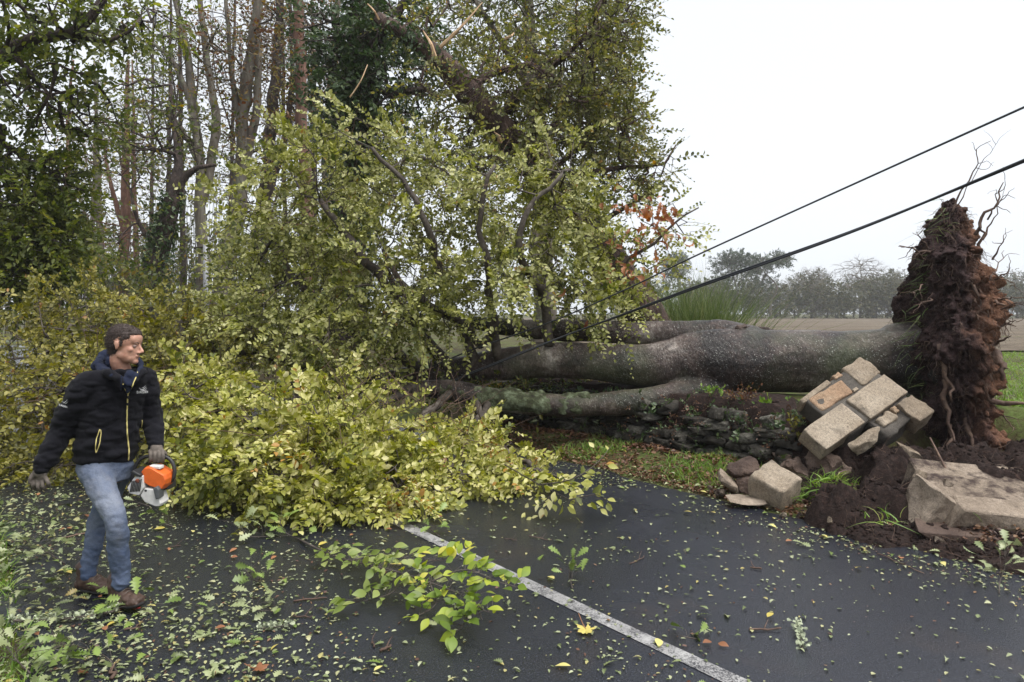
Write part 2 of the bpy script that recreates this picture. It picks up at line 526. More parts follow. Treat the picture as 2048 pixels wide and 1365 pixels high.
def field_mat():
    t = NT('stubble_field')
    p = t.pos()
    v = t.n('Mapping', {'Vector': p, 'Rotation': (0, 0, 0.15), 'Scale': (0.12, 1, 1)}).outputs[0]
    n = t.noise(0.9, 6, 0.7, v)
    n2 = t.noise(5, 5, 0.75, p)
    col = t.ramp(t.math('ADD', t.math('MULTIPLY', n, 0.55), t.math('MULTIPLY', n2, 0.45)),
                 [(0.35, (0.055, 0.042, 0.032)), (0.5, (0.115, 0.092, 0.068)), (0.62, (0.18, 0.15, 0.108)), (0.78, (0.27, 0.235, 0.165))])
    return t.done(t.bsdf(col, 0.95, t.bump(n2, 0.8, 0.12), 0.15))
MAT['field'] = field_mat()

# ------------------------------------------------------------------ leaves
def T_beech():
    v = [(0, 0, 0), (.30, .26, .07), (.68, .25, .06), (1, 0, -.06), (.68, -.25, .06), (.30, -.26, .07)]
    return np.array(v), [np.array([[0, 5, 4, 3], [0, 3, 2, 1]])]
def T_diamond():
    v = [(0, 0, 0), (.5, .3, .05), (1, 0, 0), (.5, -.3, .05)]
    return np.array(v), [np.array([[0, 3, 2, 1]])]
def T_strip(widths, curl=0.10, fold=0.10, rights=None):
    n = len(widths)
    x = np.linspace(0, 1, n)
    v = []
    for i in range(n):
        z = -curl * (x[i] - 0.5) ** 2 * 4 + curl
        wr = widths[i] if rights is None else rights[i]
        v += [(x[i], widths[i], z + fold * widths[i] * 2), (x[i], 0, z), (x[i] - .02, -wr, z + fold * wr)]
    q = []
    for i in range(n - 1):
        a, b = i * 3, i * 3 + 3
        q += [[a, a + 1, b + 1, b], [a + 1, a + 2, b + 2, b + 1]]
    return np.array(v), [np.array(q)]
T_OAK = T_strip([.012, .015, .11, .05, .21, .09, .29, .12, .30, .13, .18, .03], 0.08, 0.16, [.012, .014, .04, .14, .06, .23, .10, .27, .11, .26, .12, .02])
T_OVAL = T_strip([.01, .16, .25, .27, .22, .12, .01], 0.07, 0.10)
T_LONG = T_strip([.01, .07, .10, .09, .05, .01], 0.08, 0.2)
T_B, T_D = T_beech(), T_diamond()

def leaf_frames(d, n):
    d = nrm(d)
    s = nrm(np.cross(n, d))
    return d, s, np.cross(d, s)

def leaves(mb, pos, d, n, size, tmpl, width=1.0):
    tv, tf = tmpl
    N, k = len(pos), len(tv)
    if N == 0:
        return
    d, s, u = leaf_frames(d, n)
    width = width * RNG.uniform(.75, 1.2, (N, 1, 1))
    V = pos[:, None] + size[:, None, None] * (d[:, None] * tv[None, :, 0:1] + s[:, None] * tv[None, :, 1:2] * width + u[:, None] * tv[None, :, 2:3] * RNG.uniform(.3, 2.6, (N, 1, 1)) + 0 * u[:, None] * tv[None, :, 2:3])
    off = (np.arange(N) * k)[:, None, None]
    mb.add(V, *[(f[None] + off).reshape(-1, f.shape[1]) for f in tf])

LEAF_ME = {}
def leaf_objects(root, pos, d, n, size, tmpl, key, mat, name='leaf'):
    """one object per leaf, sharing one mesh"""
    if (key, mat.name) not in LEAF_ME:
        mb = MB()
        mb.add(*((tmpl[0],) + tuple(tmpl[1])))
        me = mb.mesh('leaf_blade', True)
        me.materials.append(mat)
        LEAF_ME[(key, mat.name)] = me
    me = LEAF_ME[(key, mat.name)]
    d, s, u = leaf_frames(d, n)
    off = np.array(wloc(root)) if root is not None else np.zeros(3)
    res = []
    for i in range(len(pos)):
        o = bpy.data.objects.new(name, me)
        p = pos[i] - off
        c = size[i]
        o.matrix_basis = Matrix(((d[i, 0] * c, s[i, 0] * c, u[i, 0] * c, p[0]), (d[i, 1] * c, s[i, 1] * c, u[i, 1] * c, p[1]), (d[i, 2] * c, s[i, 2] * c, u[i, 2] * c, p[2]), (0, 0, 0, 1)))
        COL.objects.link(o)
        if root is not None:
            o.parent = root
        res.append(o)
    return res

def sprays(pos, d, up, L, k, size, spread=0.85, noise_n=0.45, droop=0.15, keep=1.0, twig=None, twig_r=0.003):
    """pos,d,up (S,3), L (S,) -> leaf arrays; adds the twigs to twig"""
    S = len(pos)
    d = nrm(d)
    side = nrm(np.cross(d, up))
    up = np.cross(side, d)
    tt = (np.arange(k)[None] + RNG.uniform(0.2, 0.9, (S, k))) / k
    tt[:, -1] = 1.0
    tt = 0.12 + 0.88 * tt
    sg = np.where(np.arange(k) % 2 == 0, 1.0, -1.0)[None, :, None] * np.ones((S, 1, 1))
    sg[:, -1] *= 0.15
    grav = np.array([0, 0, -1.0])
    P = pos[:, None] + d[:, None] * (L[:, None, None] * tt[..., None]) + grav * (droop * L[:, None] * tt ** 2)[..., None]
    D = d[:, None] * 0.7 + side[:, None] * sg * spread + RNG.normal(0, 0.22, (S, k, 3))
    Nn = up[:, None] + RNG.normal(0, noise_n, (S, k, 3))
    Z = size * RNG.uniform(0.7, 1.3, (S, 1)) * RNG.uniform(0.65, 1.2, (S, k)) * (1.05 - 0.3 * np.abs(tt - 0.5))
    if twig is not None:
        m = 4
        u = np.linspace(0, 1, m)
        TP = pos[:, None] + d[:, None] * (L[:, None, None] * u[None, :, None]) + grav * (droop * L[:, None] * u ** 2)[..., None]
        tubes_batch(twig, TP, np.broadcast_to(twig_r * (1 - 0.75 * u), (S, m)))
    P, D, Nn, Z = P.reshape(-1, 3), D.reshape(-1, 3), Nn.reshape(-1, 3), Z.ravel()
    if keep < 1:
        m_ = RNG.random(len(P)) < keep
        P, D, Nn, Z = P[m_], D[m_], Nn[m_], Z[m_]
    return P, D, Nn, Z

def blob_points(blobs, shell=0.3):
    """blobs: (px, py, Y, rpx, rpy, rY, count) -> points, outward vectors"""
    pts, outs = [], []
    for (px, py, Y, rx, ry, rY, n) in blobs:
        c = W(px, py, Y)
        r = np.array([rx * Y / F, rY, ry * Y / F])
        v = nrm(RNG.normal(size=(n, 3)))
        rad = (shell + (1 - shell) * RNG.random(n) ** 0.6)[:, None]
        pts.append(c + v * rad * r)
        outs.append(nrm(v / r))
    return np.concatenate(pts), np.concatenate(outs)

def grow(seeds, seed_r, targets, alpha=0.35):
    """connect target points to the seed skeleton; returns nodes, parent index"""
    n0, n = len(seeds), len(targets)
    nodes = np.concatenate([seeds, targets])
    par = np.full(n0 + n, -1)
    plen = np.zeros(n0 + n)
    dist = np.linalg.norm(targets[:, None] - seeds[None], axis=2)
    best = dist.argmin(1)
    cost = dist.min(1)
    done = np.zeros(n, bool)
    for _ in range(n):
        c = np.where(done, 1e9, cost)
        i = int(c.argmin())
        done[i] = True
        par[n0 + i] = best[i]
        p = targets[i]
        plen[n0 + i] = plen[best[i]] + np.linalg.norm(p - nodes[best[i]])
        dd = np.linalg.norm(targets - p, axis=1) + alpha * plen[n0 + i]
        upd = (dd < cost) & ~done
        cost[upd] = dd[upd]
        best[upd] = n0 + i
    return nodes, par

def branch_mesh(mb, nodes, par, n0, tip_r, rmax, power=0.48, step=0.22, wob=0.035, sides=5, seed_r=None):
    N = len(nodes)
    cnt = np.ones(N)
    kids = [[] for _ in range(N)]
    depth = np.zeros(N, int)
    for i in range(n0, N):
        kids[par[i]].append(i)
    order = []
    stack = list(range(n0))
    while stack:
        i = stack.pop()
        order.append(i)
        stack.extend(kids[i])
    for i in reversed(order):
        if i >= n0 and par[i] >= n0:
            cnt[par[i]] += cnt[i]
    r = np.minimum(tip_r * cnt ** power, rmax)
    if seed_r is not None:
        for i in range(n0, N):
            if par[i] < n0:
                r[i] = min(r[i], seed_r[par[i]] * 0.7)
    starts = [(par[i], i) for i in range(n0, N) if par[i] < n0]
    while starts:
        p, i = starts.pop()
        chain, rad = [nodes[p]], [r[i]]
        while True:
            chain.append(nodes[i])
            rad.append(r[i])
            ch = kids[i]
            if not ch:
                break
            ch = sorted(ch, key=lambda c: -cnt[c])
            for c in ch[1:]:
                starts.append((i, c))
            i = ch[0]
        rad[-1] *= 0.6
        A = catmull(np.concatenate([np.array(chain), np.array(rad)[:, None]], 1), step)
        P = A[:, :3].copy()
        if len(P) > 2:
            w = np.minimum(np.arange(len(P)), 3)[:, None] / 3.0
            P += RNG.normal(0, wob, P.shape) * w * np.minimum(1, np.maximum(0.2, step * 3))
        tube(mb, P, np.maximum(A[:, 3], tip_r * 0.5), sides if A[0, 3] > 0.02 else 3, cap=False)

def add_seed_tubes(mb, trunks, step=0.25, sides=10, noise=0.12):
    pts, rs = [], []
    for tr in trunks:
        P, R = path(tr, step)
        Pn = P + fbm(P * 1.4, 2, 5)[:, None] * np.array([0.6, 0.6, 0.0]) * R[:, None] * 0.5
        tube(mb, Pn, R, sides, True, noise)
        pts.append(Pn)
        rs.append(R)
    return np.concatenate(pts), np.concatenate(rs)

CAMP = np.array([0.0, 0, H])
def make_tree(name, label, trunks, blobs, leaf, bark, size=0.12, k=8, L=(0.35, 0.7), tmpl=T_D, keep=0.8, tip_r=0.008, rmax=0.12, alpha=0.35,
              group=None, cat='tree', upb=(0, -0.4, 0.8), upn=0.6, droop=0.15, sides=8, seed_keep=1.0, twig_r=0.005, spray_per=1, shell=0.25, ivy=None, crown='crown', dens=1.7):
    base = W(*trunks[0][0][:3])
    root = thing(name, label, cat, (base[0], base[1], 0.0), group)
    bm_ = MB()
    seeds, sr = add_seed_tubes(bm_, trunks, 0.3, sides)
    blobs = [b[:6] + (int(b[6] * dens),) for b in blobs]
    pts, outs = blob_points(blobs, shell)
    nodes, par = grow(seeds, sr, pts, alpha)
    branch_mesh(bm_, nodes, par, len(seeds), tip_r, rmax, seed_r=sr, step=0.3)
    tw = MB()
    ppos = nodes[par[len(seeds):]]
    lm = MB()
    for rep in range(spray_per):
        d = nrm(pts - ppos) * 0.5 + outs * 0.4 + RNG.normal(0, 0.55, pts.shape)
        up = np.array(upb) + RNG.normal(0, upn, pts.shape)
        P, D, Nn, Z = sprays(pts, d, up, RNG.uniform(L[0], L[1], len(pts)), k, size, keep=keep, droop=droop, twig=bm_, twig_r=twig_r)
        leaves(lm, P, D, Nn, Z, tmpl)
    part('trunk', bm_, MAT[bark], root)
    if lm.n:
        part(crown, lm, MAT[leaf], root, kind='stuff')
    if ivy:
        im = MB()
        P0, R0 = [], []
        for tr in ivy:
            P, R = path(tr[0], 0.06)
            n = tr[1]
            idx = RNG.integers(0, len(P), n)
            v = nrm(RNG.normal(size=(n, 3)) * np.array([1, 1, 0.35]))
            pos = P[idx] + v * (R[idx] * (1.0 + RNG.random(n) ** 1.5 * tr[2]))[:, None]
            leaves(im, pos, RNG.normal(0, 0.6, (n, 3)) + np.array([0, 0, -0.7]), v + RNG.normal(0, 0.5, (n, 3)), RNG.uniform(0.7, 1.3, n) * tr[3], T_B)
        part('ivy', im, MAT['ivy_leaf'], root, kind='stuff')
    return root

# ------------------------------------------------------------------ ground, road, field
def smooth(a, b, x):
    t = np.clip((x - a) / (b - a), 0, 1)
    return t * t * (3 - 2 * t)

def ground_z(x, y):
    x, y = np.asarray(x, float), np.asarray(y, float)
    o = RN[0] * x + RN[1] * y
    s = RU[0] * x + RU[1] * y
    edge = 7.25 + 1.5 * smooth(4.0, 2.9, s)
    z = -0.03 + 0.14 * smooth(5.85, 6.7, o) + 0.62 * smooth(edge, edge + 0.5, o)
    z = z + 0.16 * smooth(0.35, -1.2, o)
    near = smooth(60, 25, np.hypot(x, y))
    P = np.stack([x, y, 0 * x], -1).reshape(-1, 3)
    off = smooth(5.9, 6.3, o) + smooth(0.3, -0.2, o)
    z = z + (fbm(P * 1.7, 3, 3).reshape(x.shape) * 0.05 + 0.02) * near * off
    return z

def axis(lo, hi, step, far, nfar):
    a = np.arange(lo, hi + 1e-6, step)
    g = np.geomspace(step, far, nfar)
    return np.concatenate([lo - g[::-1], a, hi + g])

gx = axis(-13, 11, 0.17, 500, 26)
gy = axis(1.0, 20, 0.17, 700, 26)
X, Y = np.meshgrid(gx, gy)
gm = MB()
nx, ny = len(gx), len(gy)
idx = np.arange(nx * ny).reshape(ny, nx)
gm.add(np.stack([X, Y, ground_z(X, Y)], -1), np.stack([idx[:-1, :-1], idx[:-1, 1:], idx[1:, 1:], idx[1:, :-1]], -1).reshape(-1, 4))
g_o = part('ground', gm, MAT['ground'], None, kind='structure')
g_o['label'] = 'grassy earth verge and bank beside the wet road'

def strip(name, s0, s1, o0, o1, z, mat, label, ns=120, ragged=0.0, no=2):
    mb = MB()
    s = np.linspace(s0, s1, ns)
    rows = []
    for i, f in enumerate(np.linspace(0, 1, no)):
        o = o0 + (o1 - o0) * f + np.zeros(ns)
        if ragged and i in (0, no - 1):
            o = o + fbm(np.stack([s * 2.2, s * 0 + i * 9, s * 0], -1), 4, 21) * ragged
        rows.append(RU[None] * s[:, None] + RN[None] * o[:, None])
    R = np.stack(rows, 1)
    V = np.concatenate([R, np.full(R.shape[:2] + (1,), z)], -1)
    idx = np.arange(ns * no).reshape(ns, no)
    mb.add(V, np.stack([idx[:-1, :-1], idx[:-1, 1:], idx[1:, 1:], idx[1:, :-1]], -1).reshape(-1, 4))
    o = part(name, mb, mat, None, kind='structure')
    o['label'] = label
    return o
strip('road', -14, 60, 0.28, 5.86, 0.0, MAT['asphalt'], 'wet dark asphalt country road covered in torn leaves', 500, 0.10, 6)
strip('road_line', -14, 40, 2.955, 3.065, 0.004, MAT['paint'], 'worn white painted line along the asphalt road', 200, 0.004)

fx = np.concatenate([np.linspace(2, 30, 60), np.linspace(32, 260, 40)])
fy = np.concatenate([np.linspace(19, 40, 50), np.linspace(41, 150, 60)])
X, Y = np.meshgrid(fx, fy)
Z = ground_z(X, Y) + 0.03 + 0.03 * fbm(np.stack([X * 0.3, Y * 1.5, X * 0], -1).reshape(-1, 3), 3, 8).reshape(X.shape)
idx = np.arange(X.size).reshape(X.shape)
fm = MB()
fm.add(np.stack([X, Y, Z], -1), np.stack([idx[:-1, :-1], idx[:-1, 1:], idx[1:, 1:], idx[1:, :-1]], -1).reshape(-1, 4))
fo = part('field', fm, MAT['field'], None, kind='structure')
fo['label'] = 'brown harvested field beyond the fallen trunk'

# ------------------------------------------------------------------ standing wood on the left and behind
make_tree('oak_tree', 'oak with long dark limb reaching in over the top of the evergreen', [
    [(-260, 760, 12, .36), (-200, 350, 12, .3), (-90, 180, 12, .2), (0, 115, 12, .13), (70, 78, 12, .10), (150, 62, 12, .085), (205, 0, 12, .07), (230, -90, 12, .05)],
    [(95, 75, 12, .06), (150, 72, 12.1, .05), (215, 85, 12.2, .04), (260, 62, 12.3, .03), (282, 35, 12.4, .02)],
    [(20, 105, 12, .06), (55, 140, 12, .05), (100, 190, 12, .04), (115, 130, 12, .03)]],
    [(60, 40, 12, 130, 60, 1.2, 150), (215, 50, 12.3, 90, 55, 1.0, 95), (20, 160, 12, 90, 80, 1.2, 130), (120, 220, 12.5, 90, 90, 1.2, 80), (190, 230, 13, 60, 80, 1, 40), (300, 40, 13, 60, 45, 1, 30)],
    'dark_leaf', 'dark_bark', 0.12, 9, (0.3, 0.6), T_B, 0.85, dens=1.15)
make_tree('evergreen_tree', 'dense dark evergreen filling the edge of the wood behind the man', [
    [(-60, 800, 12.5, .2), (-40, 450, 12.5, .18), (0, 250, 12.5, .1)]],
    [(20, 420, 12.5, 110, 150, 1.6, 380), (100, 480, 12.5, 60, 90, 1.0, 150), (40, 560, 12.3, 100, 70, 1, 150), (100, 350, 12.5, 70, 60, 1, 70)],
    'dark_leaf', 'dark_bark', 0.105, 12, (0.3, 0.6), T_B, 1.0, droop=0.35, dens=1.4)
make_tree('ivy_tree', 'leaning ivy-clad trunk with dark fork behind the man', [
    [(280, 720, 18, .34), (305, 560, 18, .27), (330, 450, 18, .23), (345, 390, 18, .19), (355, 330, 18.2, .12), (350, 250, 18.5, .08), (340, 170, 18.5, .05)],
    [(345, 400, 18, .12), (372, 350, 18, .1), (395, 335, 18, .07), (430, 330, 18, .04)],
    [(318, 500, 18, .08), (290, 470, 18, .06), (268, 420, 18, .04), (262, 380, 18, .03)]],
    [(330, 270, 18, 90, 70, 1.5, 70), (270, 190, 18, 70, 60, 1.5, 45), (240, 300, 18, 60, 60, 1.5, 45), (300, 470, 18, 80, 60, 1.5, 30)],
    'oak_leaf', 'dark_bark', 0.13, 7, (0.4, 0.8), ivy=[([(280, 720, 18, .36), (305, 560, 18, .3), (330, 450, 18, .25), (345, 390, 18, .2)], 1800, 0.7, 0.11)])
make_tree('forked_tree', 'tall grey twin-stemmed tree behind the grey post', [
    [(412, 700, 20, .19), (404, 480, 20, .17), (398, 350, 20, .15), (385, 200, 20.3, .13), (372, 100, 20.5, .11), (352, 0, 20.8, .08), (335, -120, 21, .06)],
    [(400, 430, 20, .12), (425, 310, 20.2, .14), (432, 240, 20.3, .125), (415, 120, 20.5, .1), (400, 0, 20.7, .08), (395, -120, 21, .06)],
    [(388, 220, 20.2, .1), (350, 130, 20.2, .07), (310, 90, 20.2, .05), (280, 80, 20.3, .03)],
    [(398, 330, 20, .08), (350, 240, 19.8, .06), (300, 215, 19.6, .04), (250, 190, 19.6, .02)]],
    [(370, 80, 20.5, 80, 80, 2, 60), (440, 90, 20.5, 50, 80, 2, 35), (290, 120, 20, 60, 60, 1.5, 30), (420, 260, 20, 60, 60, 1.5, 35), (300, 220, 19.6, 70, 35, 1, 30), (360, -80, 20.5, 120, 70, 2, 50)],
    'oak_leaf', 'grey_bark', 0.13, 6, (0.4, 0.9), keep=0.75)
make_tree('copper_beech_tree', 'tall beech with rusty leaves and grey forked stem', [
    [(435, 700, 21, .28), (455, 520, 21, .26), (480, 380, 21, .24), (487, 240, 21, .2), (500, 120, 21, .17), (525, -40, 21, .13)],
    [(482, 360, 21, .15), (512, 220, 21, .13), (515, 80, 21, .1), (505, -60, 21, .08)],
    [(485, 270, 21, .1), (465, 160, 21, .08), (455, 40, 21, .06), (450, -60, 21, .05)]],
    [(480, 110, 21, 80, 100, 2, 110), (440, 200, 21, 50, 70, 1.5, 45), (540, 70, 21, 60, 80, 1.5, 60), (510, 280, 21, 60, 60, 1.5, 45), (500, -60, 21, 120, 60, 2, 60)],
    'rust_leaf', 'grey_bark', 0.13, 6, (0.4, 0.9), keep=0.8)
make_tree('beech_tree', 'dark straight beech between the rusty beech and the pine trunk', [
    [(495, 700, 24, .3), (520, 500, 24, .3), (535, 360, 24, .26), (548, 200, 24, .2), (558, 50, 24, .15), (565, -100, 24, .1)],
    [(530, 400, 24, .15), (568, 280, 24, .12), (585, 150, 24, .09), (580, 0, 24, .07)]],
    [(560, 180, 24, 60, 90, 2, 90), (600, 300, 24, 60, 70, 2, 60), (540, 40, 24, 60, 60, 2, 50), (480, 330, 24, 60, 60, 2, 50), (640, 200, 24.5, 50, 80, 2, 50)],
    'olive_leaf', 'dark_bark', 0.15, 6, (0.5, 1.0), keep=0.7)
make_tree('pine_tree', 'straight reddish pine trunk rising out of the top of the picture', [
    [(617, 720, 22, .21), (611, 400, 22, .19), (604, 220, 22, .185), (598, 60, 22, .175), (594, -150, 22, .16), (590, -400, 22, .1)]],
    [(590, -380, 22, 190, 130, 3, 120)], 'pine_leaf', 'red_bark', 0.2, 12, (0.5, 0.9), T_D, sides=12)
make_tree('copper_beech_tree', 'rusty-leaved beech behind the reddish pine trunk', [
    [(655, 700, 25, .2), (655, 300, 25, .19), (668, 100, 25, .15), (682, -80, 25, .1)],
    [(655, 330, 25, .1), (630, 200, 25, .08), (640, 60, 25, .06)]],
    [(655, 70, 25, 60, 110, 2, 170), (640, 220, 25, 50, 70, 2, 80), (560, 30, 25, 40, 80, 2, 60)],
    'rust_leaf', 'grey_bark', 0.14, 7, (0.4, 0.9), keep=0.9)
make_tree('ivy_tree', 'huge standing trunk wrapped in dark ivy beside the snapped oak', [
    [(695, 760, 14.5, .38), (703, 400, 14.5, .35), (715, 200, 14.5, .33), (727, 50, 14.5, .3), (738, -120, 14.5, .25)],
    [(718, 185, 14.4, .1), (755, 178, 14.2, .09), (790, 190, 14, .085), (830, 182, 13.8, .07), (862, 178, 13.7, .05)],
    [(722, 260, 14.4, .08), (690, 275, 14.2, .07), (650, 270, 14, .05), (615, 262, 13.9, .04), (585, 290, 13.8, .03)],
    [(722, 110, 14.4, .1), (775, 60, 14, .09), (812, 0, 13.8, .08), (840, -80, 13.7, .06)]],
    [(780, 150, 14.2, 90, 130, 1.0, 190), (670, 170, 14.4, 60, 130, .9, 110), (800, 40, 14, 80, 70, 1, 70), (640, 60, 14.6, 60, 80, 1, 50), (740, 260, 14, 110, 60, .9, 90)],
    'ivy_leaf', 'dark_bark', 0.11, 9, (0.3, 0.65), T_B, 0.95, ivy=[([(700, 600, 14.5, .38), (703, 400, 14.5, .37), (715, 200, 14.5, .35), (727, 50, 14.5, .32), (738, -100, 14.5, .27)], 5200, 0.9, 0.12)])
MAT['snapped_oak_leaf'] = leaf_mat('snapped_oak_leaf', [(0.0, (0.06, 0.07, 0.02)), (0.4, (0.14, 0.15, 0.045)), (0.75, (0.24, 0.24, 0.08)), (0.93, (0.34, 0.30, 0.10)), (1.0, (0.34, 0.20, 0.05))], 0.4)
MAT['brown_bark'] = bark_mat('brown_bark', (0.022, 0.013, 0.011), (0.075, 0.045, 0.036), (0.19, 0.125, 0.10), 12, (1, 1, 0.35), bumps=1.0, bdist=0.12)
oak2 = make_tree('oak_tree', 'snapped oak leaning up from behind the fallen trunk', [
    [(1345, 760, 12.7, .46), (1300, 650, 12.5, .40), (1240, 560, 12.4, .36), (1180, 470, 12.3, .33), (1100, 370, 12.2, .30), (1040, 300, 12.1, .27), (975, 235, 12, .26), (915, 160, 11.9, .23), (872, 112, 11.8, .18), (850, 82, 11.8, .08)],
    [(905, 150, 11.9, .13), (850, 95, 11.8, .14), (800, 62, 11.8, .12), (755, 35, 11.8, .09)],
    [(1050, 310, 12.1, .08), (1085, 352, 12, .07), (1160, 347, 11.9, .055), (1250, 335, 11.8, .04), (1330, 328, 11.7, .025), (1352, 290, 11.7, .012)],
    [(995, 255, 12, .08), (1035, 190, 12, .07), (1105, 135, 12, .05), (1185, 60, 12, .03)],
    [(930, 178, 11.9, .08), (1000, 140, 11.8, .06), (1062, 130, 11.7, .055), (1112, 158, 11.7, .04), (1130, 200, 11.7, .02)],
    [(1175, 465, 12.2, .06), (1225, 430, 12.1, .045), (1285, 395, 12, .03), (1310, 345, 12, .015)],
    [(1090, 360, 12.1, .06), (1150, 300, 12, .045), (1215, 270, 12, .03), (1285, 235, 12, .015)]],
    [(1180, 150, 12, 105, 100, 1.5, 130), (1110, 250, 12, 110, 80, 1.5, 110), (1235, 270, 12, 70, 60, 1.2, 70), (1040, 150, 12, 80, 80, 1.2, 60), (1215, 30, 12, 90, 70, 1.3, 80), (1240, 360, 12, 80, 50, 1, 60), (1310, 340, 11.8, 40, 40, .6, 14), (1060, 240, 12.6, 110, 70, .6, 50), (900, 260, 12.6, 70, 60, .6, 30), (1000, 130, 12.4, 80, 70, .6, 40), (960, 330, 11.6, 90, 50, .6, 18), (870, 40, 12.4, 100, 50, .8, 30), (840, 170, 11.5, 40, 50, .5, 12), (930, 200, 11.2, 80, 60, .35, 22), (1020, 310, 11.2, 90, 60, .35, 26), (1150, 430, 11.6, 80, 50, .4, 24)],
    'snapped_oak_leaf', 'brown_bark', 0.08, 11, (0.3, 0.65), T_B, 0.95, tip_r=0.006, sides=14, dens=2.2, ivy=[([(1240, 560, 12.4, .36), (1180, 470, 12.3, .34), (1100, 370, 12.2, .31), (1040, 300, 12.1, .28)], 1100, .9, .08), ([(915, 160, 11.9, .24), (850, 95, 11.8, .15), (780, 45, 11.8, .1)], 650, 1.3, .08)])
# raw splintered wood where the oak snapped
for (a, b, r) in [((872, 118), (846, 62), .035), ((866, 114), (856, 78), .025), ((1000, 285), (988, 264), .06), ((880, 95), (965, 5), .035), ((700, 195), (735, 130), .014), ((758, 40), (735, 8), .02), ((1010, 78), (1028, 66), .03)]:
    sp = MB()
    P = catmull(np.array([W(*a, 11.45), W((a[0] + b[0]) / 2 + 4, (a[1] + b[1]) / 2, 11.4), W(*b, 11.5)]), 0.1)
    tube(sp, P, np.linspace(r, 0.008, len(P)), 5, True, 0.3)
    part('splinter', sp, MAT['splinter'], oak2, label='pale raw splintered wood', smooth=False)

make_tree('oak_tree', 'grey-green oak standing against the sky behind the snapped oak', [
    [(1090, 760, 17, .32), (1080, 350, 17, .25), (1065, 150, 17, .2), (1050, -80, 17, .1)],
    [(1078, 330, 17, .12), (1130, 200, 17, .1), (1190, 90, 17, .07), (1240, 0, 17, .04)],
    [(1070, 200, 17, .1), (1000, 80, 17, .08), (950, 0, 17, .06)]],
    [(1150, 110, 17, 120, 110, 2, 170), (960, 40, 17, 130, 90, 2, 90), (1210, 230, 17, 75, 90, 1.8, 90), (1060, 0, 17, 150, 70, 2, 80), (1240, 20, 17, 60, 50, 1.5, 45), (920, 330, 17, 130, 90, 2, 60)],
    'oak_leaf', 'grey_bark', 0.11, 10, (0.4, 0.9), T_D, 0.95, dens=2.6)
for i, (px, Y, r, lean, lab) in enumerate([
        (118, 30, .16, 20, 'slender bare trunk nearest the dark evergreen, deep in the wood'), (205, 27, .14, -12, 'slender tree with pinkish bark behind the man'),
        (247, 24, .2, 6, 'reddish slender trunk just before the leaning ivy-clad trunk'), (178, 34, .15, 14, 'thin hazy tree between two slender trunks, far in the wood'),
        (275, 32, .14, -8, 'thin trunk half hidden behind the leaning ivy-clad trunk')]):
    make_tree('slender_tree', lab, [
        [(px, 700, Y, r), (px + lean * .3, 500, Y, r * .9), (px + lean * .8, 350, Y, r * .7), (px + lean, 220, Y, r * .45), (px + lean * 1.4, 120, Y, r * .25)],
        [(px + lean * .4, 470, Y, r * .5), (px - 25, 370, Y, r * .35), (px - 40, 280, Y, r * .2)]],
        [(px + lean, 300, Y, 60, 110, 2.5, 60), (px, 480, Y, 60, 70, 2.5, 35)], ['rust_leaf', 'oak_leaf', 'olive_leaf'][i % 3], ['red_bark', 'grey_bark'][i % 2], 0.13, 6, (0.6, 1.3), T_D, 0.55, tip_r=0.010, twig_r=0.007)

for i, (px, Y, r, lean, lab) in enumerate([
        (330, 30, .10, 10, 'slim dark trunk seen between the leaning ivy tree and the twin-stemmed tree'), (368, 27, .11, -8, 'slim dark trunk just before the twin-stemmed tree'),
        (455, 30, .10, 12, 'slim dark trunk between the twin stems and the rusty beech'), (575, 28, .10, -9, 'slim dark trunk touching the pine trunk'),
        (630, 27, .11, -5, 'slim dark trunk just past the pine trunk'), (300, 36, .10, 6, 'thin hazy trunk high above the leaning ivy tree')]):
    make_tree('slender_tree', lab, [
        [(px, 700, Y, r * 1.1), (px + lean * .3, 480, Y, r), (px + lean * .8, 300, Y, r * .85), (px + lean, 120, Y, r * .65), (px + lean * 1.4, -60, Y, r * .45)],
        [(px + lean * .5, 330, Y, r * .45), (px + 22, 220, Y, r * .35), (px + 30, 90, Y, r * .25)],
        [(px + lean * .6, 260, Y, r * .4), (px - 22, 160, Y, r * .3), (px - 34, 40, Y, r * .2)]],
        [(px + lean, 120, Y, 55, 130, 2.2, 70), (px, 330, Y, 45, 80, 2, 35)], ['oak_leaf', 'rust_leaf', 'olive_leaf'][i % 3], 'dark_bark', 0.13, 5, (0.6, 1.3), T_D, 0.5, tip_r=0.010, twig_r=0.008, dens=1.4)

# grey steel post among the trees
po = thing('steel_post', 'grey steel post standing in front of the twin-stemmed tree', 'post', W(412, 712, 19.0) * np.array([1, 1, 0]))
b = MB()
tube(b, np.array([W(412, 800, 19), W(412, 640, 19), W(411, 488, 19)]), 0.065, 12)
part('pole', b, plain('galvanised_steel', (0.30, 0.31, 0.33), 0.5, 0.5), po)
b = MB()
tube(b, np.array([W(411, 495, 19), W(398, 494, 19), W(388, 497, 19)]), 0.03, 8)
part('bracket', b, MAT['twig'], po)

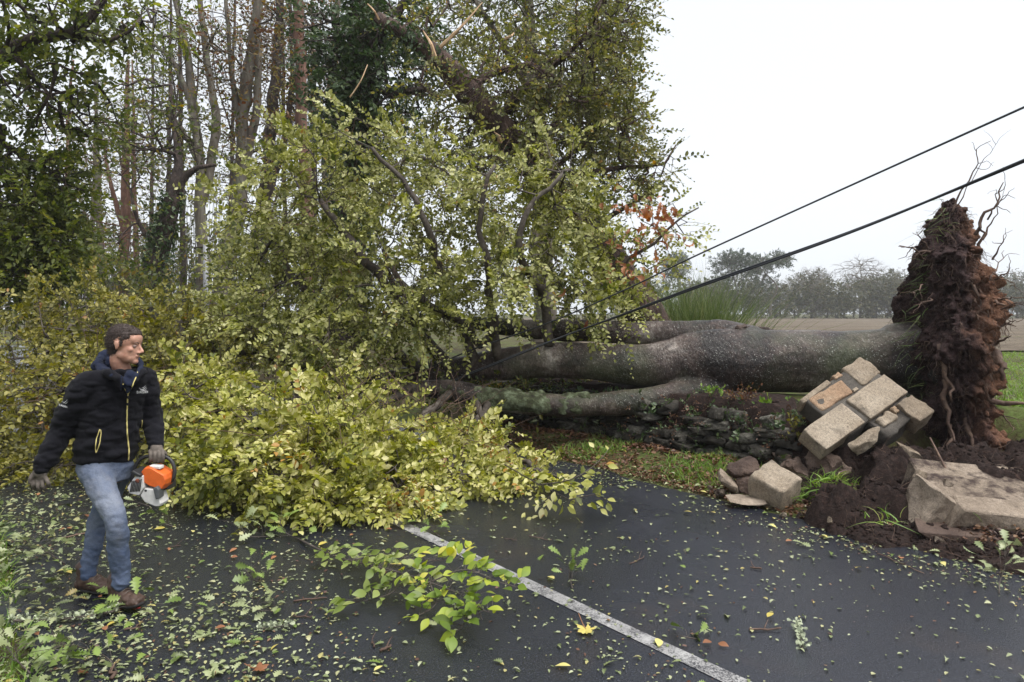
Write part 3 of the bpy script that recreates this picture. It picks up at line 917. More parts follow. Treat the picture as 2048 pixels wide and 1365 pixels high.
# undergrowth: uncountable shrubs and saplings low in the wood
def scatter_mass(name, label, blobs, leaf, size, k, keep, tmpl=T_D, cat='undergrowth', tip=0.006, stems=True):
    pts, outs = blob_points(blobs, 0.1)
    lm, tw = MB(), MB()
    d = outs * 0.4 + RNG.normal(0, 0.5, pts.shape) + np.array([0, 0, 0.4])
    P, D, Nn, Z = sprays(pts, d, np.array([0, -0.4, 0.7]) + RNG.normal(0, 0.7, pts.shape), RNG.uniform(0.5, 1.1, len(pts)), k, size, keep=keep, twig=tw if stems else None, twig_r=tip)
    m = P[:, 2] > 0.05
    leaves(lm, P[m], D[m], Nn[m], Z[m], tmpl)
    root = thing(name, label, cat, (pts[:, 0].mean(), pts[:, 1].mean(), 0))
    root['kind'] = 'stuff'
    part('foliage', lm, MAT[leaf], root, kind='stuff')
    if stems:
        S = len(pts) // 3
        q = pts[:S]
        base = q * np.array([1, 1, 0]) + RNG.normal(0, 0.5, q.shape) * np.array([1, 1, 0])
        u = np.linspace(0, 1, 5)[None, :, None]
        TP = base[:, None] + (q - base)[:, None] * u + RNG.normal(0, 0.06, (S, 5, 3))
        tubes_batch(tw, TP, np.broadcast_to(np.linspace(tip * 3, tip, 5), (S, 5)), 4)
        part('stems', tw, MAT['twig'], root, kind='stuff')
    return root
scatter_mass('undergrowth', 'olive undergrowth and saplings at the foot of the wood', [
    (240, 590, 16, 120, 50, 1.5, 170), (380, 560, 22, 110, 80, 3, 160), (150, 560, 17, 90, 60, 2, 140), (480, 560, 17, 60, 70, 1.5, 110), (330, 500, 26, 100, 70, 3, 90), (560, 540, 18, 80, 90, 2, 120)],
    'oak_leaf', 0.12, 9, 0.9)
scatter_mass('woodland', 'hazy woodland mass far behind the standing trunks', [
    (250, 520, 45, 260, 110, 6, 330), (420, 430, 48, 160, 110, 6, 150), (120, 440, 45, 130, 110, 6, 120), (640, 520, 45, 160, 100, 6, 180), (250, 600, 38, 330, 50, 4, 240), (900, 560, 42, 200, 80, 6, 160), (1150, 600, 40, 150, 50, 5, 120)],
    'far_leaf', 0.30, 9, 0.9, tip=0.012)

# ------------------------------------------------------------------ the tree line across the field
def proto(kind, seed):
    global RNG
    RNG = np.random.default_rng(seed)
    tm, lm = MB(), MB()
    if kind == 'pine':
        h = 13.0
        tr = np.array([[0, 0, -.3], [.5, 0, 3], [-.2, .2, 6], [.6, 0, 9], [.9, 0, 11]]) + RNG.normal(0, .3, (5, 3)) * np.array([1, 1, 0])
        cs = [((RNG.uniform(-3.2, 3.2), RNG.uniform(-2, 2), RNG.uniform(6.8, 12.6)), (2.3, 2.0, 1.1), 60) for _ in range(10)]
    elif kind == 'bare':
        h = 12
        tr = np.array([[0, 0, -.3], [.1, 0, 3], [0, .2, 5], [.2, 0, 8], [.1, 0, 10.5]])
        cs = [((0, 0, 9), (4.6, 4, 3.6), 330)]
    else:
        tr = np.array([[0, 0, -.3], [.2, 0, 2], [0, .2, 5], [.3, 0, 7.5], [.2, 0, 9]]) + RNG.normal(0, .15, (5, 3)) * np.array([1, 1, 0])
        cs = [((RNG.uniform(-2.4, 2.4), RNG.uniform(-2, 2), RNG.uniform(1.5, 9.8)), (2.2, 2.2, 1.8), 42) for _ in range(14)]
    tr = catmull(tr, 0.8)
    tube(tm, tr, np.linspace(0.26, 0.07, len(tr)), 6)
    pts = np.concatenate([np.array(c) + nrm(RNG.normal(size=(n, 3))) * (0.2 + .8 * RNG.random((n, 1)) ** .5) * np.array(r) for c, r, n in cs])
    nodes, par = grow(tr[3:], None, pts, 0.4)
    branch_mesh(tm, nodes, par, len(tr) - 3, 0.02, 0.12, step=0.8, wob=0.08)
    d = nrm(pts - nodes[par[len(tr) - 3:]]) + RNG.normal(0, .5, pts.shape)
    if kind == 'bare':
        for _ in range(3):
            sprays(pts, d + RNG.normal(0, .5, pts.shape), RNG.normal(size=pts.shape), RNG.uniform(0.8, 1.6, len(pts)), 2, 0.1, twig=tm, twig_r=0.018)
    else:
        P, D, N_, Z_ = sprays(pts, d, np.array([0, -.3, .8]) + RNG.normal(0, .6, pts.shape), RNG.uniform(.6, 1.3, len(pts)), 9 if kind != 'thin' else 6, 0.34 if kind != 'pine' else 0.30, twig=tm, twig_r=0.014, keep=1.0 if kind != 'thin' else .6)
        leaves(lm, P, D, N_, Z_, T_D)
    return tm.mesh('trunk'), (lm.mesh('crown', True) if lm.n else None)
PROTO = {}
for kind, seeds_ in (('pine', (1, 2, 3)), ('bare', (4, 5)), ('round', (6, 7, 8)), ('thin', (9, 10))):
    PROTO[kind] = [proto(kind, s) for s in seeds_]
    for tme, cme in PROTO[kind]:
        tme.materials.append(MAT['grey_bark'])
        if cme:
            cme.materials.append(MAT['pine_leaf' if kind == 'pine' else 'far_leaf'])
RNG = np.random.default_rng(23)
far_trees = [  # px, Y, scale, kind, label
    (1355, 125, .9, 'pine', 'dark pine nearest the broom bush, at the end of the far tree line'),
    (1400, 150, .85, 'round', None), (1432, 138, .72, 'thin', None),
    (1468, 140, 1.10, 'pine', 'broad flat-topped pine standing highest in the far tree line'),
    (1512, 150, .8, 'round', None), (1545, 132, 1.06, 'pine', 'pine with dark crooked stem beside the highest far pine'),
    (1590, 145, .75, 'thin', None), (1622, 140, .86, 'thin', None), (1655, 150, .80, 'round', None), (1690, 144, .78, 'round', None),
    (1720, 152, 1.10, 'bare', 'bare domed tree rising above the far tree line'),
    (1752, 142, .84, 'round', None), (1786, 146, .96, 'round', None), (1822, 140, .9, 'thin', None), (1850, 150, .85, 'round', None),
    (1625, 155, .95, 'bare', 'thin bare tree left of the domed bare tree, far off'),
    (1905, 146, .8, 'round', None), (1950, 150, .8, 'thin', None), (1990, 142, .82, 'round', None), (2035, 146, .95, 'thin', None), (2080, 150, .85, 'round', None), (2130, 146, .9, 'round', None),
    (1300, 150, .9, 'round', None), (1250, 150, .9, 'round', None)] + [(1375 + i * 37, 172 + 5 * (i % 3), .84 + .10 * (i * 5 % 4), 'round' if i % 3 else 'thin', None) for i in range(19)]
kinds_count = {}
for (px, Y, sc_, kind, lab) in far_trees:
    k = kinds_count.get(kind, 0)
    kinds_count[kind] = k + 1
    tme, cme = PROTO[kind][k % len(PROTO[kind])]
    x = (px - 1024) / F * Y
    r = thing({'pine': 'pine_tree', 'bare': 'bare_tree', 'round': 'field_tree', 'thin': 'field_tree'}[kind],
              lab or {'round': 'rounded grey-green tree in the hazy line across the field', 'thin': 'thin-leaved hazy tree in the line across the field'}[kind], 'tree', (x, Y, 0.7), 'trees in the line across the field')
    r.rotation_euler.z = RNG.uniform(0, 6.28)
    r.scale = (sc_ * RNG.uniform(.95, 1.15), sc_ * RNG.uniform(.95, 1.15), sc_)
    link('trunk', tme, None, r)
    if cme:
        link('crown', cme, None, r, kind='stuff')
scatter_mass('hedgerow', 'low scrubby hedge along the far edge of the field', [(1290 + i * 44, 604 - 5 * (i * 7 % 3), 136 + (i % 3) * 3, 36, 36 + 14 * (i % 2), 3.0, 260) for i in range(20)],
             'far_leaf', 0.42, 8, 0.9, cat='hedge', tip=0.02, stems=False)

# ------------------------------------------------------------------ remesh helper
def remesh(mb, voxel, smooth_it=6, name='m', fac=0.5):
    me = mb.mesh(name)
    o = bpy.data.objects.new('tmp', me)
    COL.objects.link(o)
    m = o.modifiers.new('r', 'REMESH')
    m.mode = 'VOXEL'
    m.voxel_size = voxel
    m.use_smooth_shade = True
    if smooth_it:
        s = o.modifiers.new('s', 'SMOOTH')
        s.factor = fac
        s.iterations = smooth_it
    dg = bpy.context.evaluated_depsgraph_get()
    out = bpy.data.meshes.new_from_object(o.evaluated_get(dg))
    out.name = name
    bpy.data.objects.remove(o)
    bpy.data.meshes.remove(me)
    return out

def get_co(me):
    co = np.empty(len(me.vertices) * 3, dtype=np.float32)
    me.vertices.foreach_get('co', co)
    return co.reshape(-1, 3).astype(np.float64)
def get_no(me):
    no = np.empty(len(me.vertices) * 3, dtype=np.float32)
    me.vertex_normals.foreach_get('vector', no)
    return no.reshape(-1, 3).astype(np.float64)
def set_co(me, co):
    me.vertices.foreach_set('co', co.astype(np.float32).ravel())
    me.update()

# ------------------------------------------------------------------ the fallen beech
PLATE = np.array([5.38, 8.3, 0.15])
TD = nrm(np.array([-0.957, 0.29, 0.0]))      # trunk direction, root to crown
TS = np.array([0.29, 0.957, 0.0])            # across the trunk
beech = thing('fallen_tree', 'uprooted beech lying across the road with its root plate upright', 'tree', PLATE)

main_limb = [(1900, 712, 8.3, .62), (1850, 716, 8.38, .46), (1800, 718, 8.48, .405), (1700, 721, 8.65, .385), (1580, 721, 8.86, .405), (1460, 722, 9.08, .44), (1380, 722, 9.22, .36), (1300, 730, 9.36, .29), (1200, 724, 9.55, .265), (1100, 720, 9.75, .26), (1000, 728, 9.95, .24), (900, 742, 10.1, .19), (800, 754, 10.3, .13), (700, 768, 10.4, .08), (560, 770, 10.4, .05)]
low_limb = [(1540, 742, 9.0, .26), (1440, 770, 8.98, .20), (1340, 792, 8.98, .165), (1240, 806, 9.0, .155), (1140, 811, 9.05, .15), (1040, 806, 9.12, .15), (960, 794, 9.2, .15), (890, 780, 9.3, .145), (820, 778, 9.35, .12), (720, 785, 9.3, .09), (560, 800, 9.2, .06)]
up_limb = [(1500, 700, 9.2, .34), (1440, 676, 9.45, .25), (1390, 669, 9.6, .19), (1300, 665, 9.8, .17), (1200, 664, 10, .165), (1100, 660, 10.2, .15), (1000, 654, 10.3, .12), (920, 638, 10.2, .09), (850, 612, 10, .065), (790, 572, 9.8, .045), (765, 505, 9.7, .03)]
tm = MB()
seedP, seedR = [], []
for tr in (main_limb, low_limb, up_limb):
    P, R = path(tr, 0.08)
    tube(tm, P, R, 20)
    seedP.append(P)
    seedR.append(R)
# root flares running out into the plate
for a in (0.3, 1.4, 2.5, 3.6, 4.8, 5.6):
    c = W(1840, 716, 8.4)
    d = TS * math.cos(a) + np.array([0, 0, 1]) * math.sin(a)
    P = catmull(np.array([c + TD * 0.35 + d * 0.22, c + d * 0.32, c - TD * 0.35 + d * 0.62, c - TD * 0.5 + d * 0.85]), 0.06)
    tube(tm, P, np.linspace(0.20, 0.08, len(P)), 12)
# knot where the upper limb leaves
for (px, py, Y, r) in ((1470, 672, 9.1, .14), (1510, 670, 9.05, .11)):
    P = np.array([W(px - 25, py, Y), W(px, py - 3, Y), W(px + 30, py + 2, Y)])
    tube(tm, P, [r * .6, r, r * .6], 10)
tme = remesh(tm, 0.026, 9, 'trunk')
co, no = get_co(tme), get_no(tme)
co += no * (fbm(co * np.array([1.6, 1.6, 1.6]), 3, 31) * 0.022 + fbm(co * 6.0, 3, 32) * 0.006)[:, None]
dist = np.abs((co[:, 0] - 3.6)) 
co += no * (np.sin(co[:, 0] * 9 + fbm(co * 1.2, 2, 33) * 4) * 0.004)[:, None]
set_co(tme, co)
part('trunk', tme, MAT['beech_bark'], beech)

# dark torn collar of bark on top of the trunk
cm = MB()
for i in range(16):
    px = 1445 + i * 8 + RNG.uniform(-6, 6)
    py = 655 + RNG.uniform(-2, 12) + i * 0.7
    c = W(px, py, 9.12 + RNG.uniform(-.1, .06))
    d = nrm(np.array([1, -.2, 0]) + RNG.normal(0, .35, 3))
    tube(cm, catmull(np.array([c - d * .12, c, c + d * .14]), .03), RNG.uniform(.03, .055), 7)
cme = remesh(cm, 0.018, 3, 'bark_scar')
co, no = get_co(cme), get_no(cme)
set_co(cme, co + no * (fbm(co * 9, 3, 35) * 0.02)[:, None])
part('bark_scar', cme, MAT['dark_bark'], beech, label='dark torn collar of bark')

# moss sleeve on the lower limb: a thin skin of its own
P, R = path(low_limb, 0.03)
m = (P[:, 0] < W(1180, 800, 9.05)[0]) & (P[:, 0] > W(880, 775, 9.3)[0])
mm = MB()
Pm, Rm = P[m], R[m] * 1.0 + 0.004
th = np.linspace(math.radians(-35), math.radians(165), 26)
V = Pm[:, None] + Rm[:, None, None] * (np.array([0, -1.0, 0])[None, None] * np.cos(th)[None, :, None] + np.array([0, 0, 1.0])[None, None] * np.sin(th)[None, :, None])
V = V.reshape(-1, 3)
V += nrm(V - np.repeat(Pm, 26, 0)) * (fbm(V * 5, 5, 41, .65) * 0.045)[:, None]
n_ = len(Pm)
idx = np.arange(n_ * 26).reshape(n_, 26)
mm.add(V, np.stack([idx[:-1, :-1], idx[:-1, 1:], idx[1:, 1:], idx[1:, :-1]], -1).reshape(-1, 4))
part('moss', mm, MAT['moss'], beech, label='green-grey moss on the lower limb')

# ---- crown: hand-placed dark limbs and many sprays
limbs = [
    [(1000, 654, 10.3, .075), (960, 690, 9.9, .055), (940, 650, 9.5, .05), (860, 610, 9.3, .045), (800, 560, 9.2, .04), (768, 500, 9.1, .03)],
    [(1000, 720, 9.8, .06), (985, 640, 9.6, .055), (975, 540, 9.5, .04), (960, 430, 9.4, .03), (985, 330, 9.4, .02)],
    [(900, 740, 10.1, .08), (820, 640, 10, .065), (750, 540, 9.9, .055), (700, 480, 9.8, .045), (640, 400, 9.8, .03)],
    [(860, 745, 10.2, .07), (700, 660, 10.3, .06), (590, 560, 10.4, .045), (540, 440, 10.4, .03)],
    [(950, 735, 10, .06), (880, 560, 9.6, .05), (860, 470, 9.5, .04), (820, 380, 9.5, .03), (740, 300, 9.5, .02)],
    [(1100, 690, 9.7, .06), (1085, 600, 9.6, .05), (1040, 500, 9.5, .04), (1060, 420, 9.5, .03), (1120, 350, 9.5, .02)],
    [(1200, 660, 10, .05), (1215, 590, 9.9, .04), (1260, 520, 9.8, .03), (1330, 465, 9.8, .02), (1395, 410, 9.8, .01)],
    [(700, 768, 10.3, .06), (560, 720, 10, .05), (430, 700, 9.6, .04), (300, 680, 9.4, .03), (150, 660, 9.2, .02)],
    [(560, 790, 9.3, .05), (420, 790, 8.6, .04), (250, 800, 8.4, .03), (80, 780, 8.4, .02)],
    [(820, 778, 9.3, .06), (700, 840, 8.2, .05), (560, 880, 7.4, .035), (430, 910, 6.9, .02)],
    [(900, 785, 9.2, .06), (820, 860, 8.0, .045), (720, 920, 7.0, .035), (600, 980, 6.4, .02)],
    [(980, 800, 9.1, .05), (940, 870, 8.2, .04), (900, 930, 7.3, .03), (830, 980, 6.8, .015)],
    [(940, 790, 9.1, .05), (1010, 900, 8.0, .035), (1090, 940, 7.4, .025), (1150, 970, 7.2, .012)],
    [(760, 250, 10.6, .045), (800, 300, 10, .04), (870, 330, 9.6, .03)]]
lb = MB()
for ti, tr in enumerate(limbs):
    if 1 <= ti <= 5:
        tr = [(a, b, c - (.55 if i_ > 1 else .1), d_ * 1.25) for i_, (a, b, c, d_) in enumerate(tr)]
    P, R = path(tr, 0.16)
    P = P + RNG.normal(0, .018, P.shape)
    tube(lb, P, R, 7, True, 0.1)
    seedP.append(P)
    seedR.append(R)
seeds = np.concatenate(seedP)
srad = np.concatenate(seedR)
up_blobs = [(700, 330, 9.6, 170, 90, 1.0, 105), (570, 410, 10, 130, 100, 1.1, 95), (860, 390, 9.5, 160, 110, 1.0, 112), (1050, 410, 9.5, 120, 110, .9, 84),
            (610, 560, 10.3, 150, 120, 1.2, 112), (780, 550, 9.5, 150, 110, 1.1, 106), (950, 560, 9.2, 120, 90, .9, 70), (1130, 500, 9.7, 110, 100, .9, 66),
            (1190, 600, 9.6, 90, 55, .7, 40), (520, 640, 9.6, 110, 70, 1, 90), (680, 670, 9.4, 110, 50, 1, 66), (515, 550, 10.6, 70, 80, 1, 50), (830, 640, 9.3, 110, 45, .8, 26),
            (1110, 330, 9.6, 80, 50, .8, 40)]
low_blobs = [(400, 790, 7.6, 90, 60, .7, 80), (560, 845, 7.0, 130, 55, .8, 92), (700, 865, 7.2, 120, 48, .7, 72), (810, 895, 7.3, 80, 38, .6, 48), (600, 935, 6.5, 110, 42, .5, 58), (470, 920, 6.7, 100, 45, .5, 66),
             (740, 970, 6.4, 120, 35, .4, 62), (880, 970, 6.8, 90, 28, .4, 42), (960, 945, 7.3, 80, 25, .4, 40), (1075, 975, 7.2, 60, 15, .3, 16), (930, 880, 8.0, 60, 32, .5, 30), (1000, 900, 8.0, 45, 22, .4, 14), (620, 1000, 6.2, 110, 25, .3, 36), (420, 985, 6.6, 80, 12, .2, 14), (650, 1032, 6.0, 120, 8, .12, 14), (800, 1028, 6.1, 80, 8, .12, 10), (700, 775, 8.0, 80, 35, .6, 26)]
left_blobs = [(60, 690, 9.3, 120, 90, 1.0, 105), (190, 640, 10, 120, 70, 1, 90), (330, 670, 9.5, 100, 70, 1, 90), (50, 850, 8.4, 90, 85, .8, 100), (200, 790, 8.6, 150, 110, 1, 170), (430, 700, 9.4, 90, 70, 1, 80), (330, 880, 7.6, 90, 70, .7, 80), (100, 940, 7.6, 80, 40, .5, 50)]

def crown_part(blobs, size, k, Lr, leaf, upb, keepn, near_n, bias=(0, 0, -0.15), cap_z=None):
    pts, outs = blob_points(blobs, 0.25)
    pts[:, 2] = np.maximum(pts[:, 2], 0.10 + 0.1 * RNG.random(len(pts)))
    nodes, par = grow(seeds, srad, pts, 0.3)
    branch_mesh(lb, nodes, par, len(seeds), 0.0045, 0.035, seed_r=srad, step=0.2, wob=0.02)
    d = nrm(pts - nodes[par[len(seeds):]]) * 0.6 + outs * 0.35 + RNG.normal(0, 0.4, pts.shape) + np.array(bias)
    up = np.array(upb) + RNG.normal(0, 0.45, pts.shape)
    P, D, N_, Z_ = sprays(pts, d, up, RNG.uniform(Lr[0], Lr[1], len(pts)), k, size, keep=keepn, droop=0.25, twig=lb, twig_r=0.0035)
    # a second, shorter spray from the same node
    d2 = d + RNG.normal(0, 0.8, pts.shape)
    Q = sprays(pts, d2, up + RNG.normal(0, 0.4, pts.shape), RNG.uniform(Lr[0] * .6, Lr[1] * .8, len(pts)), max(4, k - 5), size, keep=keepn, droop=0.25, twig=lb, twig_r=0.003)
    P, D, N_, Z_ = [np.concatenate(x) for x in zip((P, D, N_, Z_), Q)]
    ok = P[:, 2] > 0.03
    P, D, N_, Z_ = P[ok], D[ok], N_[ok], Z_[ok]
    o = np.argsort(np.linalg.norm(P - CAMP, axis=1))
    nr, fr = o[:near_n], o[near_n:]
    if near_n:
        leaf_objects(beech, P[nr], D[nr], N_[nr], Z_[nr], T_OVAL, 'oval', MAT[leaf])
    lm = MB()
    leaves(lm, P[fr], D[fr], N_[fr], Z_[fr], T_B, 1.12)
    part('foliage', lm, MAT[leaf], beech, kind='stuff')
crown_part(up_blobs, 0.066, 24, (0.4, 0.9), 'beech_leaf', (0, -0.75, 0.45), 0.92, 0)
crown_part(low_blobs, 0.066, 23, (0.3, 0.65), 'yellow_beech_leaf', (0, -0.45, 0.75), 0.95, 300, (.1, -.3, -.25))
crown_part(left_blobs, 0.060, 23, (0.4, 0.8), 'olive_leaf', (0, -0.6, 0.55), 0.92, 0)
T_CURL = T_strip([.01, .14, .10, .24, .15, .27, .14, .16, .02], .28, .55, [.01, .08, .18, .12, .26, .16, .22, .10, .02])
# sprig with big withered leaves by the leaning oak
pts, outs = blob_points([(1320, 455, 9.8, 70, 55, .4, 42), (1290, 520, 9.7, 60, 40, .4, 20)], 0.1)
nodes, par = grow(seeds, srad, pts, 0.3)
branch_mesh(lb, nodes, par, len(seeds), 0.004, 0.02, seed_r=srad, step=0.15, wob=0.015)
d = outs + RNG.normal(0, .4, pts.shape) + np.array([.4, 0, .1])
P, D, N_, Z_ = sprays(pts, d, np.array([0, -.6, .6]) + RNG.normal(0, .4, pts.shape), RNG.uniform(.3, .55, len(pts)), 11, 0.065, twig=lb, keep=.9)
lm = MB()
leaves(lm, P, D, N_, Z_, T_B, 1.15)
part('foliage', lm, MAT['beech_leaf'], beech, kind='stuff')
bp = np.concatenate([W(1300, 425, 9.7) + RNG.normal(0, 1, (44, 3)) * np.array([.26, .12, .15]), W(1285, 490, 9.7) + RNG.normal(0, 1, (30, 3)) * np.array([.28, .1, .13]), W(1250, 540, 9.6) + RNG.normal(0, 1, (18, 3)) * np.array([.24, .1, .12]), W(1175, 640, 9.3)[None], W(1128, 575, 9.3)[None], W(1340, 520, 9.7)[None]])
leaf_objects(beech, bp, RNG.normal(0, .6, bp.shape) + np.array([.2, 0, -.6]), RNG.normal(0, .5, bp.shape) + np.array([0, -1, .2]), RNG.uniform(.10, .19, len(bp)), T_CURL, 'curl', MAT['brown_leaf'], 'withered_leaf')
bp = G(885, 930, .25)[None] + RNG.normal(0, 1, (12, 3)) * np.array([.07, .05, .09])
leaf_objects(beech, bp, RNG.normal(0, .6, bp.shape) + np.array([.0, 0, -.6]), RNG.normal(0, .5, bp.shape) + np.array([0, -1, .2]), RNG.uniform(.08, .12, len(bp)), T_OVAL, 'oval', MAT['brown_leaf'], 'withered_leaf')
part('branches', lb, MAT['twig'], beech, kind='stuff')
# bare reddish twigs sticking out of the foliage
bt = MB()
pts, outs = blob_points([(820, 850, 7.4, 130, 60, .5, 60), (640, 850, 6.9, 150, 80, .6, 60), (950, 880, 7.6, 70, 50, .4, 25), (760, 420, 9.3, 250, 150, .8, 90), (1050, 420, 9.3, 100, 100, .6, 40), (250, 760, 8.4, 200, 100, .8, 50)], .6)
n = len(pts)
u = np.linspace(0, 1, 8)
d = nrm(outs + RNG.normal(0, .6, pts.shape))
L = RNG.uniform(.35, 1.0, n)
TP = pts[:, None] + d[:, None] * (L[:, None] * u)[..., None] + np.cumsum(RNG.normal(0, .016, (n, 8, 3)), 1)
TP[..., 2] = np.maximum(TP[..., 2], .03)
tubes_batch(bt, TP, np.broadcast_to(.0045 * (1 - .75 * u), (n, 8)), 4)
part('bare_twigs', bt, MAT['root'], beech, kind='stuff')

# ---- root plate
def plate_mesh():
    # silhouette rows: py, left px, right px (edge on), half depth along TS
    rows = [(402, 1905, 1925, .08), (425, 1885, 1945, .22), (460, 1862, 1962, .36), (500, 1850, 1975, .50), (560, 1838, 1990, .68), (620, 1822, 1998, .82), (690, 1815, 2003, .92), (760, 1825, 2000, .92), (820, 1850, 1990, .82), (880, 1872, 1985, .68), (930, 1880, 1992, .6), (985, 1860, 2010, .62)]
    rows = np.array(rows, float)
    nz, nt = 150, 190
    py = np.linspace(402, 985, nz)
    l = np.interp(py, rows[:, 0], rows[:, 1])
    r = np.interp(py, rows[:, 0], rows[:, 2])
    hd = np.interp(py, rows[:, 0], rows[:, 3])
    Y0 = 8.05
    cx = ((l + r) / 2 - 1024) / F * Y0
    hw = (r - l) / 2 / F * Y0 * 0.64
    z = H - (py - HZ) / F * Y0
    th = np.linspace(0, 2 * math.pi, nt, endpoint=False)
    ct, st = np.cos(th), np.sin(th)
    sup = lambda c: np.sign(c) * np.abs(c) ** 0.75
    c = np.stack([cx, np.full(nz, Y0 + .15), z], -1)
    V = c[:, None] + (-TD)[None, None] * (hw[:, None] * sup(ct)[None])[..., None] + TS[None, None] * (hd[:, None] * sup(st)[None])[..., None]
    # follow the sight line so the plate stands edge-on: TS already points along it
    V = V.reshape(-1, 3)
    N = nrm(np.stack([np.tile(ct, nz), np.tile(st, nz)], -1))
    nn = (-TD)[None] * N[:, :1] + TS[None] * N[:, 1:2]
    big = fbm(V * 2.8, 3, 51) * 0.17
    med = np.abs(fbm(V * np.array([7, 7, 4.0]), 4, 52)) * 0.13
    fine = fbm(V * 22, 3, 53) * 0.03
    amp = np.clip((V[:, 2].max() - V[:, 2]) / 0.5, 0.3, 1)
    V = V + nn * ((big + med + fine - 0.05) * amp)[:, None] + np.array([0, 0, 1.0]) * (fbm(V * 9, 3, 54) * 0.04)[:, None]
    idx = np.arange(nz * nt).reshape(nz, nt)
    q = np.stack([idx[:-1], np.roll(idx, -1, 1)[:-1], np.roll(idx, -1, 1)[1:], idx[1:]], -1).reshape(-1, 4)
    return V, q[:, ::-1], nn
V, q, nn = plate_mesh()
pm = MB()
pm.add(V, q)
sp_t = NT('root_plate_soil')
p = sp_t.pos()
face = sp_t.n('VectorMath', {0: p, 1: (0.957, -0.29, 0)}, operation='DOT_PRODUCT').outputs['Value']
# red-brown subsoil on the outer side, black humus on the trunk side
wob = sp_t.math('MULTIPLY', sp_t.math('SUBTRACT', sp_t.noise(2.5, 5, .65, p), 0.5), 0.9)
f_ = sp_t.ramp(sp_t.math('ADD', sp_t.math('SUBTRACT', face, 2.58), wob), [(0.0, (0, 0, 0)), (0.28, (1, 1, 1))])
n1 = sp_t.noise(16, 6, .75, p)
n2 = sp_t.noise(80, 4, .7, p)
ff = sp_t.math('ADD', sp_t.math('MULTIPLY', n1, .55), sp_t.math('MULTIPLY', n2, .45))
dk = sp_t.ramp(ff, [(.36, (.012, .008, .007)), (.5, (.045, .026, .025)), (.62, (.095, .058, .055)), (.75, (.18, .12, .10))])
rd = sp_t.ramp(ff, [(.34, (.05, .022, .014)), (.5, (.19, .092, .055)), (.68, (.36, .205, .13))])
cc = sp_t.mix(f_, dk, rd)
hh = sp_t.bump(n1, .9, .07)
hh = sp_t.bump(n2, .9, .02, hh)
sp_m = sp_t.done(sp_t.bsdf(cc, .9, hh, .2))
part('soil_plate', pm, sp_m, beech, label='dark torn soil of the root plate')
# roots: thick stubs, long whips, and a coat of hair roots
def root_curve(c, d, L, r, curl=.5, n=9, sag=0.0):
    P = [np.array(c, float)]
    d = nrm(d)
    for i in range(n):
        d = nrm(d + RNG.normal(0, curl / 3, 3) + np.array([0, 0, -sag / n]))
        P.append(P[-1] + d * L / n)
    return catmull(np.array(P), L / n / 2), r
whips = [  # px, py of base, end px, end py, radius
    (1905, 425, 1980, 285, .010), (1915, 412, 1990, 290, .006), (1950, 470, 2008, 370, .018), (1965, 480, 2000, 400, .012), (1975, 440, 2015, 360, .009), (1958, 520, 1965, 430, .022),
    (1860, 505, 1795, 492, .014), (1855, 495, 1838, 470, .010), (1850, 520, 1835, 505, .009), (1985, 520, 2005, 480, .012), (1980, 560, 2006, 500, .008), (1890, 450, 1880, 400, .006),
    (1985, 545, 2030, 575, .008), (1960, 800, 2075, 812, .032), (1990, 705, 2010, 760, .05), (1990, 640, 2035, 655, .012), (1995, 600, 2028, 595, .014), (1998, 655, 2030, 640, .01), (1990, 690, 2022, 672, .016), (1975, 745, 2018, 735, .02),
    (1990, 560, 2015, 545, .012), (1880, 690, 1905, 800, .035), (1890, 760, 1900, 880, .03), (1930, 830, 1945, 935, .028), (1960, 850, 1975, 940, .024), (1900, 850, 1890, 940, .02), (1975, 600, 2012, 612, .02), (1985, 625, 2025, 612, .012),
    (1920, 640, 1960, 690, .022), (1940, 560, 1985, 640, .018), (1955, 870, 2000, 905, .016), (1865, 600, 1830, 610, .008), (1845, 570, 1822, 590, .007), (1990, 820, 2030, 860, .012)]
for (x0, y0, x1, y1, r) in whips:
    a = W(x0, y0, 7.55 if y0 > 520 else 7.9)
    b = W(x1, y1, 7.35 if y1 > 520 else 7.85)
    n = 8
    P = a + (b - a) * np.linspace(0, 1, n)[:, None] + RNG.normal(0, .035 * np.linalg.norm(b - a), (n, 3)) * np.minimum(np.arange(n), 2)[:, None] / 2
    P = catmull(P, .05)
    mb = MB()
    tube(mb, P, np.linspace(r * 1.15, r * .3, len(P)), 6, True, .15)
    if r < .015:
        for _ in range(3):
            i = RNG.integers(len(P) // 3, len(P))
            PP, rr = root_curve(P[i], (b - a) / np.linalg.norm(b - a) + RNG.normal(0, .7, 3), .22, r * .4, .9)
            tube(mb, PP, np.linspace(r * .45, r * .15, len(PP)), 4)
    part('root', mb, MAT['root'], beech)
S = 3200
ii = RNG.integers(0, len(V), S)
P0 = V[ii]
d = nn[ii] * .8 + RNG.normal(0, .6, (S, 3)) + np.array([0, 0, -.8])
L = RNG.uniform(.03, .17, S)
u = np.linspace(0, 1, 5)
TP = P0[:, None] + nrm(d)[:, None] * (L[:, None] * u)[..., None] + RNG.normal(0, .02, (S, 5, 3)) * u[None, :, None] + np.array([0, 0, -1.0]) * (L[:, None] * u ** 2 * .5)[..., None]
rm = MB()
tubes_batch(rm, TP, RNG.uniform(.0018, .0045, (S, 1)) * (1 - .7 * u)[None])
part('rootlets', rm, MAT['root'], beech, kind='stuff')
